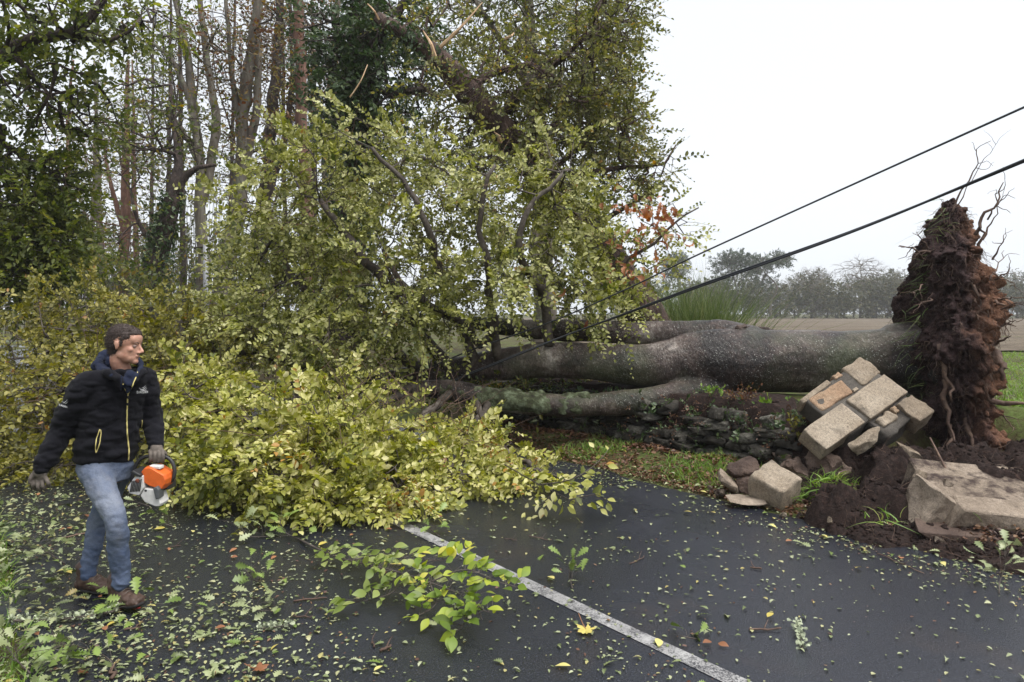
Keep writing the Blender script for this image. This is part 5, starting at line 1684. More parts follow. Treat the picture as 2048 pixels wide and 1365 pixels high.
def left_pile(n):
    s = RNG.uniform(1.6, 8, n)
    o = .35 + RNG.normal(0, .35, n)
    p = on_ground(RU[0] * s + RN[0] * o, RU[1] * s + RN[1] * o, .05)
    p[:, 2] = np.maximum(p[:, 2], .01) + RNG.random(n) * .05
    return p
litter('leaf_litter', 'drift of pale oak leaves piled on the verge beside the man', 800, (.04, .085), T_OAK, 'left_litter', .0, .45, left_pile)

def loose(n, size, tmpl, key, mat, name, label, group, tilt=.2):
    p = road_samples(n, 3.2, 7.5)
    p[:, 2] += .010
    d, u = flat(n, tilt)
    for o in leaf_objects(None, p, d, u, RNG.uniform(size[0], size[1], n), tmpl, key, MAT[mat], name):
        tag(o, label, 'leaf', group)
MAT['leaf_pale'] = leaf_mat('leaf_pale', [(0.0, (0.15, 0.19, 0.075)), (1.0, (0.34, 0.37, 0.20))], .12, .35, patch=.1)
MAT['leaf_green'] = leaf_mat('leaf_green', [(0.0, (0.09, 0.14, 0.03)), (1.0, (0.22, 0.30, 0.07))], .12, .35, patch=.1)
MAT['leaf_yellow'] = leaf_mat('leaf_yellow', [(0.0, (0.45, 0.36, 0.07)), (1.0, (0.60, 0.55, 0.20))], .12, .4, patch=.1)
MAT['leaf_brown'] = leaf_mat('leaf_brown', [(0.0, (0.18, 0.07, 0.03)), (1.0, (0.36, 0.17, 0.08))], .12, .45, patch=.1)
loose(150, (.05, .095), T_OAK, 'oak', 'leaf_pale', 'fallen_leaf', 'loose pale green oak leaf lying on the ground', 'pale oak leaves on the road')
loose(80, (.05, .09), T_OAK, 'oak', 'leaf_green', 'fallen_leaf', 'loose dark green oak leaf lying on the ground', 'green oak leaves on the road')
loose(35, (.05, .085), T_OVAL, 'oval', 'leaf_yellow', 'fallen_leaf', 'loose oval yellow leaf lying on the ground', 'yellow leaves on the road')
loose(30, (.04, .08), T_OVAL, 'oval', 'leaf_brown', 'fallen_leaf', 'loose oval brown leaf lying on the ground', 'brown leaves on the road')

# hand-shaped cream leaf by the painted line, curled brown leaf at the bottom edge
def maple(c, size, rot, mat, label):
    th = np.linspace(0, 2 * math.pi, 60, endpoint=False)
    r = .42 + .30 * np.abs(np.cos(2.5 * th)) ** 1.5 + .06 * np.cos(15 * th)
    r = np.where(np.cos(th) < -.85, r * .45, r)
    V = np.stack([r * np.cos(th), r * np.sin(th), .10 * np.cos(2.5 * th) ** 2 + .08 * np.sin(th * 2)], -1) * size
    V = np.concatenate([V, [[0, 0, 0]]])
    a = np.arange(60)
    mb = MB()
    ca, sa = math.cos(rot), math.sin(rot)
    V = V @ np.array([[ca, sa, 0], [-sa, ca, 0], [0, 0, 1]])
    mb.add(V + c, np.stack([a, (a + 1) % 60, np.full(60, 60)], -1))
    root = thing('fallen_leaf', label, 'leaf', c)
    part('blade', mb, MAT[mat], root)
    st = MB()
    d = np.array([-ca, -sa, .35])
    tube(st, np.array([c + d * .0, c + d * size * .5, c + d * size * 1.1 + np.array([0, 0, .02])]), .0025, 5)
    part('stalk', st, MAT['leaf_brown'], root)
maple(G(1172, 1266) + np.array([0, 0, .02]), .085, -1.2, 'leaf_yellow', 'large cream lobed leaf with upright stalk just below the white line')
maple(G(518, 1345) + np.array([0, 0, .02]), .065, .6, 'leaf_brown', 'curled light-brown leaf on the asphalt at the bottom edge')
maple(G(430, 1352) + np.array([0, 0, .012]), .08, 2.0, 'leaf_pale', 'broad pale green leaf lying flat beside the curled brown leaf')

# torn sprigs: each a stem with its own leaves
def sprig(name, label, path_px, nl, size, tmpl, key, mat, spread=.09, h=.07, stem_r=.005, stem_mat='twig'):
    P = np.array([G(x, y, z) for (x, y, z) in path_px])
    P[:, 2] += .008
    P = catmull(P, .03)
    root = thing(name, label, 'branch', P[0] * np.array([1, 1, 0]))
    st = MB()
    tube(st, P, np.linspace(stem_r, stem_r * .4, len(P)), 5)
    ii = RNG.integers(len(P) // 5, len(P), nl)
    dd = np.gradient(P, axis=0)[ii]
    off = RNG.normal(0, 1, (nl, 3)) * np.array([spread, spread, 0])
    off[:, 2] = np.abs(RNG.normal(0, h, nl)) + .012
    b = P[ii] + off
    u = np.linspace(0, 1, 4)[None, :, None]
    tubes_batch(st, P[ii][:, None] + off[:, None] * u + np.array([0, 0, .02]) * np.sin(u * 3.14), np.full((nl, 4), stem_r * .3))
    part('stem', st, MAT[stem_mat], root)
    D = nrm(off * np.array([1, 1, .3])) + nrm(dd) * .6 + RNG.normal(0, .3, (nl, 3)) + np.array([0, 0, -.25])
    N_ = RNG.normal(0, .45, (nl, 3)) + np.array([0, -.25, 1])
    leaf_objects(root, b, D, N_, RNG.uniform(.7, 1.2, nl) * size, tmpl, key, MAT[mat])
    return root
OK = dict(tmpl=T_OAK, key='oak')
sprig('oak_sprig', 'large oak sprig with bare brown twig at the lower edge of the road', [(235, 1350, 0), (215, 1320, .02), (170, 1300, .04), (110, 1290, .03)], 24, .105, mat='leaf_green', h=.05, **OK)
sprig('oak_sprig', 'standing oak sprig on the asphalt right of the front boot', [(530, 1172, 0), (505, 1160, .04), (490, 1140, .1)], 11, .10, mat='leaf_green', spread=.04, **OK)
sprig('oak_sprig', 'oak sprig under the tip of the fallen crown, left of the trailing branch', [(545, 1075, 0), (500, 1075, .03), (480, 1055, .1)], 12, .11, mat='leaf_pale', spread=.06, **OK)
sprig('oak_sprig', 'dark leafy sprig where the trailing branch meets the crown', [(610, 1085, 0), (575, 1070, .04), (560, 1050, .08)], 12, .11, mat='leaf_green', spread=.07, **OK)
sprig('oak_sprig', 'small upright oak sprig just beyond the white line', [(1145, 1180, 0), (1140, 1160, .03), (1138, 1140, .09)], 10, .10, mat='leaf_green', spread=.04, **OK)
sprig('oak_sprig', 'pale oak sprig on the puddle edge below the rocks', [(1998, 1190, 0), (2000, 1165, .05), (2012, 1130, .14), (2008, 1110, .2)], 22, .10, mat='leaf_pale', spread=.07, **OK)
sprig('oak_sprig', 'flattened oak sprig trodden under the front boot', [(300, 1230, 0), (255, 1215, .01), (225, 1205, .02)], 14, .12, mat='leaf_green', spread=.07, h=.03, **OK)
sprig('oak_sprig', 'pale oak sprig on the road behind the rear boot', [(130, 1130, 0), (90, 1105, .03), (50, 1090, .05)], 24, .105, mat='leaf_pale', spread=.12, h=.05, **OK)
sprig('oak_sprig', 'oak sprig lying at the lower corner of the verge', [(60, 1350, .05), (30, 1320, .06), (10, 1290, .05)], 20, .105, mat='leaf_pale', spread=.10, h=.05, **OK)
sprig('oak_sprig', 'small oak sprig on the asphalt beneath the chainsaw', [(345, 1055, 0), (330, 1050, .02), (318, 1045, .04)], 8, .09, mat='leaf_green', spread=.05, **OK)
sprig('oak_sprig', 'pale oak leaves on a twig beside the chainsaw shadow', [(300, 1015, 0), (270, 1005, .02), (255, 1000, .04)], 12, .12, mat='leaf_pale', spread=.10, **OK)
sprig('oak_sprig', 'flat pale sprig on the open asphalt below the trailing branch tip', [(560, 1220, 0), (530, 1225, .01), (500, 1220, .015)], 12, .11, mat='leaf_pale', spread=.06, h=.02, **OK)
sprig('oak_sprig', 'small green sprig lying across the white line', [(880, 1075, 0), (865, 1065, .02), (850, 1050, .06)], 10, .10, mat='leaf_green', spread=.05, **OK)
sprig('oak_sprig', 'two-leaf oak sprig on the asphalt near the long brown twig', [(1395, 1282, 0), (1375, 1278, .02), (1360, 1275, .02)], 4, .10, mat='leaf_green', spread=.03, h=.02, **OK)

# the trailing beech branch on the road, in front of the crown
tb = thing('beech_branch', 'torn beech branch trailing onto the road, green turning yellow at its tip', 'branch', G(620, 1090))
stm = MB()
axes = [[(600, 1080, .02), (650, 1105, .06), (700, 1122, .10), (780, 1140, .14), (860, 1165, .16), (940, 1200, .15), (965, 1240, .10)],
        [(780, 1140, .14), (790, 1180, .10), (740, 1200, .07), (690, 1205, .04)],
        [(860, 1165, .16), (930, 1140, .24), (1000, 1165, .24), (1035, 1175, .22)],
        [(860, 1165, .16), (870, 1210, .12), (830, 1235, .06)],
        [(940, 1200, .15), (930, 1245, .10), (900, 1275, .06)],
        [(940, 1200, .15), (975, 1225, .16), (985, 1215, .18)],
        [(700, 1122, .1), (760, 1110, .12), (830, 1120, .16), (900, 1120, .22), (935, 1105, .26)]]
tl = {'green_spray_leaf': [], 'mid_green_leaf': []}
for i, ax in enumerate(axes):
    P = catmull(np.array([G(x, y, z) for (x, y, z) in ax]), .025)
    tube(stm, P, np.linspace(.010 if i == 0 else .005, .002, len(P)), 6)
    n = int(len(P) * 1.25)
    ii = RNG.integers(int(len(P) * .25), len(P), n)
    dd = nrm(np.gradient(P, axis=0)[ii])
    sd_ = nrm(np.cross(dd, np.array([0, 0, 1.0]))) * np.where(RNG.random(n) < .5, 1, -1)[:, None]
    off = sd_ * RNG.uniform(.01, .10, (n, 1)) + RNG.normal(0, .03, (n, 3))
    off[:, 2] = np.abs(off[:, 2])
    u = np.linspace(0, 1, 3)[None, :, None]
    tubes_batch(stm, P[ii][:, None] + off[:, None] * u, np.full((n, 3), .0018))
    b = P[ii] + off
    b[:, 2] = np.maximum(b[:, 2], .015)
    for j in range(n):
        tl['mid_green_leaf' if b[j, 0] + RNG.normal(0, .12) < -.62 else 'green_spray_leaf'].append((b[j], sd_[j] * .8 + dd[j] * .6 + RNG.normal(0, .3, 3), RNG.normal(0, .4, 3) + np.array([0, -.55, .8]), RNG.uniform(.06, .105)))
part('stem', stm, MAT['twig'], tb)
for key_, lst in tl.items():
    if lst:
        a, d_, u_, z_ = [np.array(x) for x in zip(*lst)]
        leaf_objects(tb, a, d_, u_, z_, T_OVAL, 'oval', MAT[key_])

# bright beech branch tip hanging over the asphalt at the crown's right end, and the yellow one near the man
for (lab, axs, n) in (('yellow-green beech branch tip resting on the asphalt at the right end of the crown', [[(1010, 930, .35), (1080, 970, .3), (1140, 1000, .2), (1170, 1020, .08)], [(1080, 970, .3), (1140, 960, .4), (1190, 930, .5), (1225, 890, .62)], [(1110, 985, .25), (1080, 1010, .12), (1060, 1020, .05)], [(1140, 1000, .2), (1190, 990, .22), (1210, 1000, .15)]], 26),
                      ('drooping yellow beech twig just right of the chainsaw', [[(470, 940, .45), (420, 965, .3), (380, 990, .15), (362, 1010, .06)], [(420, 965, .3), (440, 985, .15), (450, 1000, .08)]], 16)):
    r = thing('beech_branch', lab, 'branch', G(axs[0][0][0], axs[0][0][1], axs[0][0][2]) * np.array([1, 1, 0]))
    stm = MB()
    for ax in axs:
        P = catmull(np.array([G(x, y, z) for (x, y, z) in ax]), .03)
        tube(stm, P, np.linspace(.007, .002, len(P)), 5)
        ii = RNG.integers(0, len(P), n)
        dd = nrm(np.gradient(P, axis=0)[ii])
        sd_ = nrm(np.cross(dd, np.array([0, -.6, .8]))) * np.where(RNG.random(n) < .5, 1, -1)[:, None]
        b = P[ii] + sd_ * RNG.uniform(.01, .10, (n, 1)) + RNG.normal(0, .03, (n, 3))
        b[:, 2] = np.maximum(b[:, 2], .02)
        leaf_objects(r, b, sd_ * .8 + dd * .6 + RNG.normal(0, .3, (n, 3)), RNG.normal(0, .4, (n, 3)) + np.array([0, -.6, .7]), RNG.uniform(.06, .10, n), T_OVAL, 'oval', MAT['yellow_beech_leaf'])
    part('stem', stm, MAT['twig'], r)

# loose twigs
tw_list = [((1498, 1263), (1562, 1262), .007, 'reddish broken twig lying alone on the asphalt near the lichen twig'), ((1525, 1142), (1500, 1138), .008, 'short thick brown twig mid-road near the rocks'),
           ((1260, 1130), (1290, 1115), .004, 'thin forked brown twig beyond the upright sprig'), ((1755, 1110), (1850, 1150), .005, 'pale bent twig in the dark silt below the rocks'),
           ((585, 1205), (655, 1200), .007, 'reddish-brown twig on the asphalt left of the trailing branch'), ((760, 1305), (785, 1296), .010, 'short broken stick with pale bark at the lower edge'),
           ((590, 1236), (625, 1236), .005, 'small brown twig lying level below the reddish one'), ((745, 1297), (748, 1285), .005, 'tiny upright dark twig beside the short broken stick'),
           ((120, 1080), (180, 1068), .008, 'dark stick on the asphalt behind the rear leg'), ((330, 1100), (365, 1092), .005, 'thin twig on the road behind the front shin'),
           ((250, 1263), (280, 1258), .006, 'brown twig fragment just below the front boot'), ((1060, 1075), (1100, 1082), .004, 'thin dark twig far along the white line'),
           ((1010, 1080), (1035, 1083), .004, 'small dark twig beside the white line head'), ((225, 1362), (222, 1335), .010, 'bare reddish twig standing up at the bottom edge')]
for (a, b, r, lab) in tw_list:
    A, B = G(*a) + np.array([0, 0, r + .004]), G(*b) + np.array([0, 0, r + .004])
    n = 6
    P = A + (B - A) * np.linspace(0, 1, n)[:, None] + RNG.normal(0, .007, (n, 3)) * np.array([1, 1, .3])
    P = catmull(P, .02)
    P[:, 2] = np.maximum(P[:, 2], r * .8)
    root = thing('twig', lab, 'twig', A * np.array([1, 1, 0]))
    mb = MB()
    tube(mb, P, np.linspace(r, r * .6, len(P)), 6, True, .2)
    part('stem', mb, MAT['root'], root)
    mb = MB()
    i = len(P) // 2
    tube(mb, np.array([P[i], P[i] + (B - A) * .12 + np.array([0, .03, .015]), P[i] + (B - A) * .2 + np.array([.01, .06, .03])]), [r * .6, r * .4, r * .2], 5)
    part('side_shoot', mb, MAT['root'], root)
MAT['lichen'] = plain('lichen', (.40, .44, .30), .9, .2, 60, .5, .6, .01)
for (pts_, r, n, lab) in (([(1605, 1298, 0), (1600, 1270, .01), (1592, 1245, .015)], .006, 90, 'short twig furred with pale lichen on the open asphalt'),
                          ([(20, 1242, .03), (100, 1240, .02), (180, 1232, .015), (232, 1222, .01)], .010, 200, 'long lichen-covered stick lying beside the front boot'),
                          ([(520, 1258, 0), (550, 1255, .01), (580, 1250, .01)], .005, 90, 'tangle of pale lichen on a twig left of the trailing branch tip')):
    P = catmull(np.array([G(x, y, z + r) for x, y, z in pts_]), .02)
    root = thing('lichen_twig', lab, 'twig', P[0] * np.array([1, 1, 0]))
    mb = MB()
    tube(mb, P, np.linspace(r, r * .6, len(P)), 7, True, .2)
    part('stem', mb, MAT['twig'], root)
    ii = RNG.integers(0, len(P), n)
    c = P[ii] + RNG.normal(0, .010, (n, 3)) + np.array([0, 0, .006])
    lm = MB()
    dd = RNG.normal(0, 1, (n, 3))
    dd[:, 2] = np.abs(dd[:, 2])
    leaves(lm, c, dd, RNG.normal(0, 1, (n, 3)), RNG.uniform(.012, .035, n), T_OAK, 1.4)
    part('lichen', lm, MAT['lichen'], root, kind='stuff')
# stick leaning out of the soil below the root plate
st = MB()
P = catmull(np.array([W(1860, 876, 6.5), W(1885, 925, 6.25), W(1912, 982, 6.1)]), .05)
tube(st, P, np.linspace(.008, .012, len(P)), 6)
o = part('stick', st, MAT['root'], None)
tag(o, 'thin dark stick poking out of the soil above the big slab', 'stick')

# ------------------------------------------------------------------ the cables
MAT['cable'] = plain('cable', (.022, .024, .030), .5, .5, 200, .2)
def cable_path(pts_):
    return catmull(np.array([W(*p) for p in pts_]), .12)
c1 = cable_path([(3600, -480, 3.4), (2700, -78, 4.1), (2048, 215, 5.3), (1700, 372, 6.6), (1400, 508, 7.7), (1250, 580, 8.25), (1100, 645, 8.75), (960, 694, 9.2), (900, 718, 9.35), (830, 748, 9.5)])
r1 = thing('cable', 'thin black overhead cable dragged down by the fallen crown, the upper of two', 'cable', c1[-1])
mb = MB()
tube(mb, c1, .0095, 8)
part('strand', mb, MAT['cable'], r1)
c2 = cable_path([(3600, -330, 3.2), (2700, 45, 3.9), (2048, 322, 5.0), (1700, 465, 6.2), (1400, 572, 7.3), (1250, 628, 7.95), (1130, 672, 8.5), (1000, 724, 8.95), (930, 752, 9.2), (880, 775, 9.3)])
r2 = thing('cable', 'twisted pair of black cables slanting past the root plate, the lower of two', 'cable', c2[-1])
ph = np.arange(len(c2)) * .10
off = np.stack([np.zeros(len(c2)), np.cos(ph) * .008, np.sin(ph) * .0095], -1)
for sgn in (1, -1):
    mb = MB()
    tube(mb, c2 + off * sgn, .0105, 8)
    part('strand', mb, MAT['cable'], r2)

# ------------------------------------------------------------------ the walking man
from mathutils.bvhtree import BVHTree
def heading(deg):
    a = math.radians(deg)
    return np.array([math.sin(a), -math.cos(a), 0]), np.array([-math.cos(a), -math.sin(a), 0])   # forward, his right
UPV = np.array([0, 0, 1.0])
def chain(mb, pts, rad, n=16, step=.02):
    A = np.array([np.append(p, r) for p, r in zip(pts, rad)])
    A = catmull(A, step)
    # rounded ends
    tube(mb, A[:, :3], A[:, 3], n)
    for e in (0, -1):
        ball(mb, A[e, :3], (A[e, 3],) * 3)
bm0 = bmesh.new()
bmesh.ops.create_icosphere(bm0, subdivisions=3, radius=1)
BV = np.array([v.co[:] for v in bm0.verts])
BF = np.array([[v.index for v in f.verts] for f in bm0.faces])
bm0.free()
def ball(mb, c, r, f=None, s=None, u=None):
    f = np.array([1.0, 0, 0]) if f is None else f
    s = np.array([0, 1.0, 0]) if s is None else s
    u = UPV if u is None else u
    mb.add(np.asarray(c) + BV[:, :1] * r[0] * f + BV[:, 1:2] * r[1] * s + BV[:, 2:3] * r[2] * u, BF if np.dot(np.cross(f, s), u) > 0 else BF[:, ::-1])
def rings(mb, rs, n=28, power=.85):
    """rs: (centre, axisA, axisB, ra, rb)"""
    th = np.linspace(0, 2 * math.pi, n, endpoint=False)
    sp_ = lambda c: np.sign(c) * np.abs(c) ** power
    V = np.array([c + A[None] * (ra * sp_(np.cos(th)))[:, None] + B[None] * (rb * sp_(np.sin(th)))[:, None] for c, A, B, ra, rb in rs])
    m = len(rs)
    idx = np.arange(m * n).reshape(m, n)
    q = np.stack([idx[:-1], np.roll(idx, -1, 1)[:-1], np.roll(idx, -1, 1)[1:], idx[1:]], -1).reshape(-1, 4)
    mb.add(V, q, idx[:1], idx[-1:, ::-1])

SHR, SHL = W(172, 772, 4.30), W(287, 757, 4.57)
ELR, WRR = W(124, 862, 4.30), W(84, 934, 4.20)
ELL, WRL = W(304, 838, 4.62), W(312, 890, 4.50)
HPR, HPL = W(187, 938, 4.36), W(238, 938, 4.50)
KNR, ANR = W(231, 1038, 4.19), W(242, 1160, 4.25)
KNL, ANL = W(196, 1044, 4.52), W(176, 1145, 4.49)
HD = W(251, 690, 4.42)
HF, HR = heading(92)
_t = math.radians(9)
HF, HU = HF * math.cos(_t) - UPV * math.sin(_t), UPV * math.cos(_t) + HF * math.sin(_t)
TF, TR = heading(54)
man_base = np.array([(HPR[0] + HPL[0]) / 2, (HPR[1] + HPL[1]) / 2, 0])
man = thing('person', 'walking person in black fleece and faded jeans carrying a chainsaw', 'person', man_base)

# materials
def skin_mat():
    t = NT('skin')
    n = t.noise(18, 4, .6, t.coord())
    c = t.ramp(n, [(.35, (.40, .20, .14)), (.6, (.52, .29, .21)), (.8, (.56, .34, .26))])
    return t.done(t.bsdf(c, .5, t.bump(t.noise(250, 3, .6, t.coord()), .12, .002), .4, **{'Subsurface Weight': .08, 'Subsurface Radius': (.01, .004, .002)}))
MAT['skin'] = skin_mat()
def fleece_mat(name, col):
    t = NT(name)
    n = t.noise(420, 3, .7, t.coord())
    n2 = t.noise(25, 4, .6, t.coord())
    c = t.mix(t.ramp(n, [(.4, (0, 0, 0)), (.75, (1, 1, 1))]), col, tuple(x * 2.4 + .004 for x in col))
    lint = t.ramp(t.voronoi(55, t.coord()), [(.035, (1, 1, 1)), (.05, (0, 0, 0))])
    c = t.mix(t.math('MULTIPLY', lint, .22), c, (.3, .3, .3))
    h = t.bump(n2, .25, .008)
    return t.done(t.bsdf(c, .95, t.bump(n, .5, .004, h), .15, **{'Sheen Weight': .03, 'Sheen Roughness': .5}))
MAT['fleece'] = fleece_mat('fleece', (.0042, .0042, .0062))
MAT['hoodie'] = fleece_mat('hoodie', (.008, .011, .024))
def denim():
    t = NT('denim')
    p = t.coord()
    n = t.noise(5, 4, .6, p)
    w = t.noise(330, 2, .6, t.n('Mapping', {'Vector': p, 'Scale': (1, 1, .35)}).outputs[0])
    z = t.n('SeparateXYZ', {0: p}).outputs['Z']
    # wear: thighs and knees washed pale, shins darker blue
    worn = t.ramp(z, [(.10, (.25, .25, .25)), (.42, (.45, .45, .45)), (.58, (.75, .75, .75)), (.82, (.70, .70, .70)), (1.0, (.45, .45, .45))])
    f = t.math('MULTIPLY', worn, t.math('MULTIPLY', t.math('SUBTRACT', n, .18), 2.4), clamp=True)
    c = t.mix(f, (.034, .060, .125), (.215, .235, .275))
    c = t.mix(.45, c, t.ramp(w, [(.3, (.45, .45, .5)), (.7, (1.3, 1.3, 1.3))]), 'MULTIPLY')
    dirt = t.ramp(t.noise(9, 5, .7, p), [(.56, (0, 0, 0)), (.75, (1, 1, 1))])
    c = t.mix(t.math('MULTIPLY', dirt, .22), c, (.15, .125, .10))
    return t.done(t.bsdf(c, .85, t.bump(t.noise(22, 5, .6, t.n('Mapping', {'Vector': p, 'Scale': (1, 1, 1.8), 'Rotation': (.5, .4, 0)}).outputs[0]), .5, .012), .2))
MAT['denim'] = denim()
MAT['hair'] = plain('hair', (.046, .030, .025), .6, .4, 160, .6, .8, .006)
MAT['glove'] = plain('glove', (.13, .11, .095), .85, .2, 60, .5, .4, .004)
MAT['eye_white'] = plain('eye_white', (.30, .20, .17), .5, .5)
MAT['lip'] = plain('lip', (.22, .09, .07), .5, .4)
MAT['boot'] = plain('boot', (.062, .036, .026), .6, .4, 30, .6, .5, .006)
MAT['sole'] = plain('sole', (.012, .011, .011), .7, .3)
MAT['sole_red'] = plain('sole_red', (.28, .02, .02), .6, .3)
MAT['zip'] = plain('zip', (.62, .52, .20), .6, .3)
MAT['white_print'] = plain('white_print', (.70, .70, .70), .7, .2, 40, .1)

# body: one continuous skin from head to feet, mostly under the clothes
K = 1.02
def hp(f, r, u):
    return HD + (HF * f + HR * r + HU * u) * K
bb = MB()
def hb(f, r, u, a, b, c):
    ball(bb, hp(f, r, u), (a * K, b * K, c * K), HF, HR, HU)
hb(-.018, 0, .035, .097, .076, .088)
hb(.026, 0, -.028, .062, .058, .085)
hb(.032, 0, -.072, .055, .052, .042)
hb(.058, 0, .045, .034, .055, .045)
hb(.072, 0, -.094, .023, .024, .021)
for s_ in (-1, 1):
    hb(.076, .022 * s_, .020, .013, .022, .008)
    hb(.052, .044 * s_, -.020, .022, .014, .018)
    hb(.097, .012 * s_, -.036, .011, .008, .008)
    hb(-.012, .077 * s_, -.004, .014, .007, .027)
    hb(-.016, .081 * s_, .008, .016, .005, .017)
    hb(.012, .046 * s_, -.060, .042, .012, .026)
hb(.086, 0, -.057, .010, .022, .0055)
hb(.083, 0, -.069, .010, .019, .0065)
chain(bb, [hp(.084, 0, .012), hp(.100, 0, -.012), hp(.109, 0, -.027)], [.008, .010, .0125], 10, .008)
NB = W(243, 738, 4.45)
chain(bb, [hp(-.028, 0, -.03), hp(-.032, 0, -.10), NB, NB + np.array([0, 0, -.08])], [.050, .049, .056, .065])
chest = W(228, 800, 4.44)
rings(bb, [(NB + np.array([0, 0, -.02]), TR, TF, .07, .07), (W(236, 765, 4.44), TR, TF, .15, .09), (chest, TR, TF, .15, .10), (W(215, 880, 4.43), TR, TF, .14, .10), (W(213, 935, 4.43), TR, TF, .15, .11), (W(213, 965, 4.43), TR, TF, .10, .08)])
chain(bb, [W(215, 768, 4.38), SHR, ELR, WRR], [.05, .055, .042, .03])
chain(bb, [W(255, 762, 4.50), SHL, ELL, WRL], [.05, .055, .042, .03])
chain(bb, [HPR, HPR * .55 + KNR * .45, KNR, (KNR + ANR) / 2, ANR + np.array([0, 0, .06])], [.075, .06, .042, .036, .028])
chain(bb, [HPL, HPL * .55 + KNL * .45, KNL, (KNL + ANL) / 2, ANL + np.array([0, 0, .06])], [.075, .06, .042, .036, .028])
bme = remesh(bb, .0053, 5, 'body', .45)
part('body', bme, MAT['skin'], man)
def simple(name, build, mat, voxel=None, sm=3, parent=man, label=None, disp=None, kind=None):
    mb = MB()
    build(mb)
    me = remesh(mb, voxel, sm, name) if voxel else mb.mesh(name)
    if disp:
        co, no = get_co(me), get_no(me)
        set_co(me, co + no * disp(co)[:, None])
    return part(name, me, MAT[mat], parent, label=label, kind=kind)
def hair(mb):
    for f, r, u, a, b, c in ((-.024, 0, .050, .092, .077, .080), (-.046, 0, .018, .070, .074, .080), (.012, 0, .086, .056, .056, .038), (.044, 0, .083, .040, .050, .027), (.022, .052, .060, .024, .018, .028), (.022, -.052, .060, .024, .018, .028), (.006, .071, .022, .012, .006, .030), (.006, -.071, .022, .012, .006, .030), (-.045, 0, -.045, .05, .058, .04)):
        ball(mb, hp(f, r, u), (a * K, b * K, c * K), HF, HR, HU)
simple('hair', hair, 'hair', .005, 2, disp=lambda co: fbm(co * np.array([60, 60, 140.0]), 3, 3) * .003)
hair_o = [c for c in man.children if c.name.startswith('hair')][0]
hc, hn = get_co(hair_o.data) + np.array(man_base), get_no(hair_o.data)
ii = RNG.integers(0, len(hc), 3800)
lay = nrm(hn[ii] * .55 - HF * .5 + np.array([0, 0, -.35]) + RNG.normal(0, .22, (len(ii), 3)))
u = np.linspace(0, 1, 3)
hm = MB()
tubes_batch(hm, (hc[ii] - hn[ii] * .002)[:, None] + lay[:, None] * (RNG.uniform(.008, .018, (len(ii), 1)) * u)[..., None], np.broadcast_to(np.array([.0011, .0009, .0004]), (len(ii), 3)))
part('strands', hm, MAT['hair'], hair_o, kind='stuff')
for s_ in (-1, 1):
    e = simple('eye', lambda mb: ball(mb, hp(.072, .031 * s_, .004), (.0125,) * 3), 'eye_white')
    simple('iris', lambda mb: ball(mb, hp(.0795, .0335 * s_, .0035), (.0050, .0050, .0048)), 'sole', parent=e)
    simple('eyebrow', lambda mb: chain(mb, [hp(.089, .014 * s_, .022), hp(.087, .032 * s_, .029), hp(.074, .050 * s_, .024)], [.0018, .0026, .0018], 8, .006), 'hair')
simple('mouth', lambda mb: chain(mb, [hp(.088, -.020, -.0625), hp(.0965, 0, -.0625), hp(.088, .020, -.0625)], [.0010, .0014, .0010], 8, .004), 'lip')

# fleece
def folds(scale, amp, seed, ax=(1, 1, 1)):
    return lambda co: (np.abs(fbm(co * np.array(ax) * scale, 3, seed)) - .25) * amp
def fleece(mb):
    rs = [(922, 211, .170, .135), (916, 211, .180, .142), (895, 213, .186, .146), (860, 217, .184, .142), (820, 222, .190, .142), (785, 228, .196, .142), (763, 234, .198, .132), (748, 240, .155, .108), (738, 244, .10, .09)]
    rings(mb, [(W(px, py, 4.44), TR, TF, a, b) for (py, px, a, b) in rs], 40, .9)
    chain(mb, [W(225, 766, 4.38), SHR, (SHR + ELR) / 2 + np.array([0, 0, .0]), ELR, (ELR + WRR) / 2, WRR + (WRR - ELR) * -.02, WRR], [.082, .086, .080, .072, .066, .058, .054])
    chain(mb, [W(258, 762, 4.50), SHL, (SHL + ELL) / 2, ELL, (ELL + WRL) / 2, WRL], [.078, .082, .076, .070, .064, .053])
    ball(mb, W(226, 905, 4.40), (.10, .10, .04))
    # lying-open stand collar
    chain(mb, [W(205, 745, 4.34), W(228, 752, 4.28), W(246, 768, 4.26)], [.020, .022, .012])
    chain(mb, [W(290, 738, 4.46), W(280, 752, 4.36), W(262, 772, 4.29)], [.018, .020, .012])
fl = simple('fleece_jacket', fleece, 'fleece', .007, 4, disp=lambda co: (np.abs(fbm(co * np.array([7, 7, 13.0]), 3, 5)) - .3) * .022 + np.sin(co[:, 2] * 60 + co[:, 0] * 40 + fbm(co * 5, 2, 8) * 7) * .0012)
def jeans(mb):
    rings(mb, [(W(211, 905, 4.43), TR, TF, .155, .12), (W(211, 935, 4.43), TR, TF, .165, .13), (W(210, 962, 4.43), TR, TF, .13, .12)], 30)
    chain(mb, [HPR + np.array([.01, 0, 0]), (HPR * .55 + KNR * .45), KNR, (KNR + ANR) / 2, ANR + np.array([0, 0, .04]), ANR + np.array([.003, -.003, -.012])], [.100, .084, .065, .061, .057, .061])
    chain(mb, [HPL, (HPL * .55 + KNL * .45), KNL, (KNL + ANL) / 2, ANL + np.array([0, 0, .04]), ANL + np.array([.003, -.003, -.012])], [.094, .078, .062, .058, .054, .058])
simple('jeans', jeans, 'denim', .007, 4, disp=lambda co: (np.abs(fbm(co * np.array([10, 10, 11.0]), 3, 6)) - .3) * .009 + -np.abs(np.sin(co[:, 2] * 38 + co[:, 0] * 22 + fbm(co * 5, 3, 9) * 5)) ** .5 * .005 * (smooth(.45, .15, co[:, 2]) + .3))

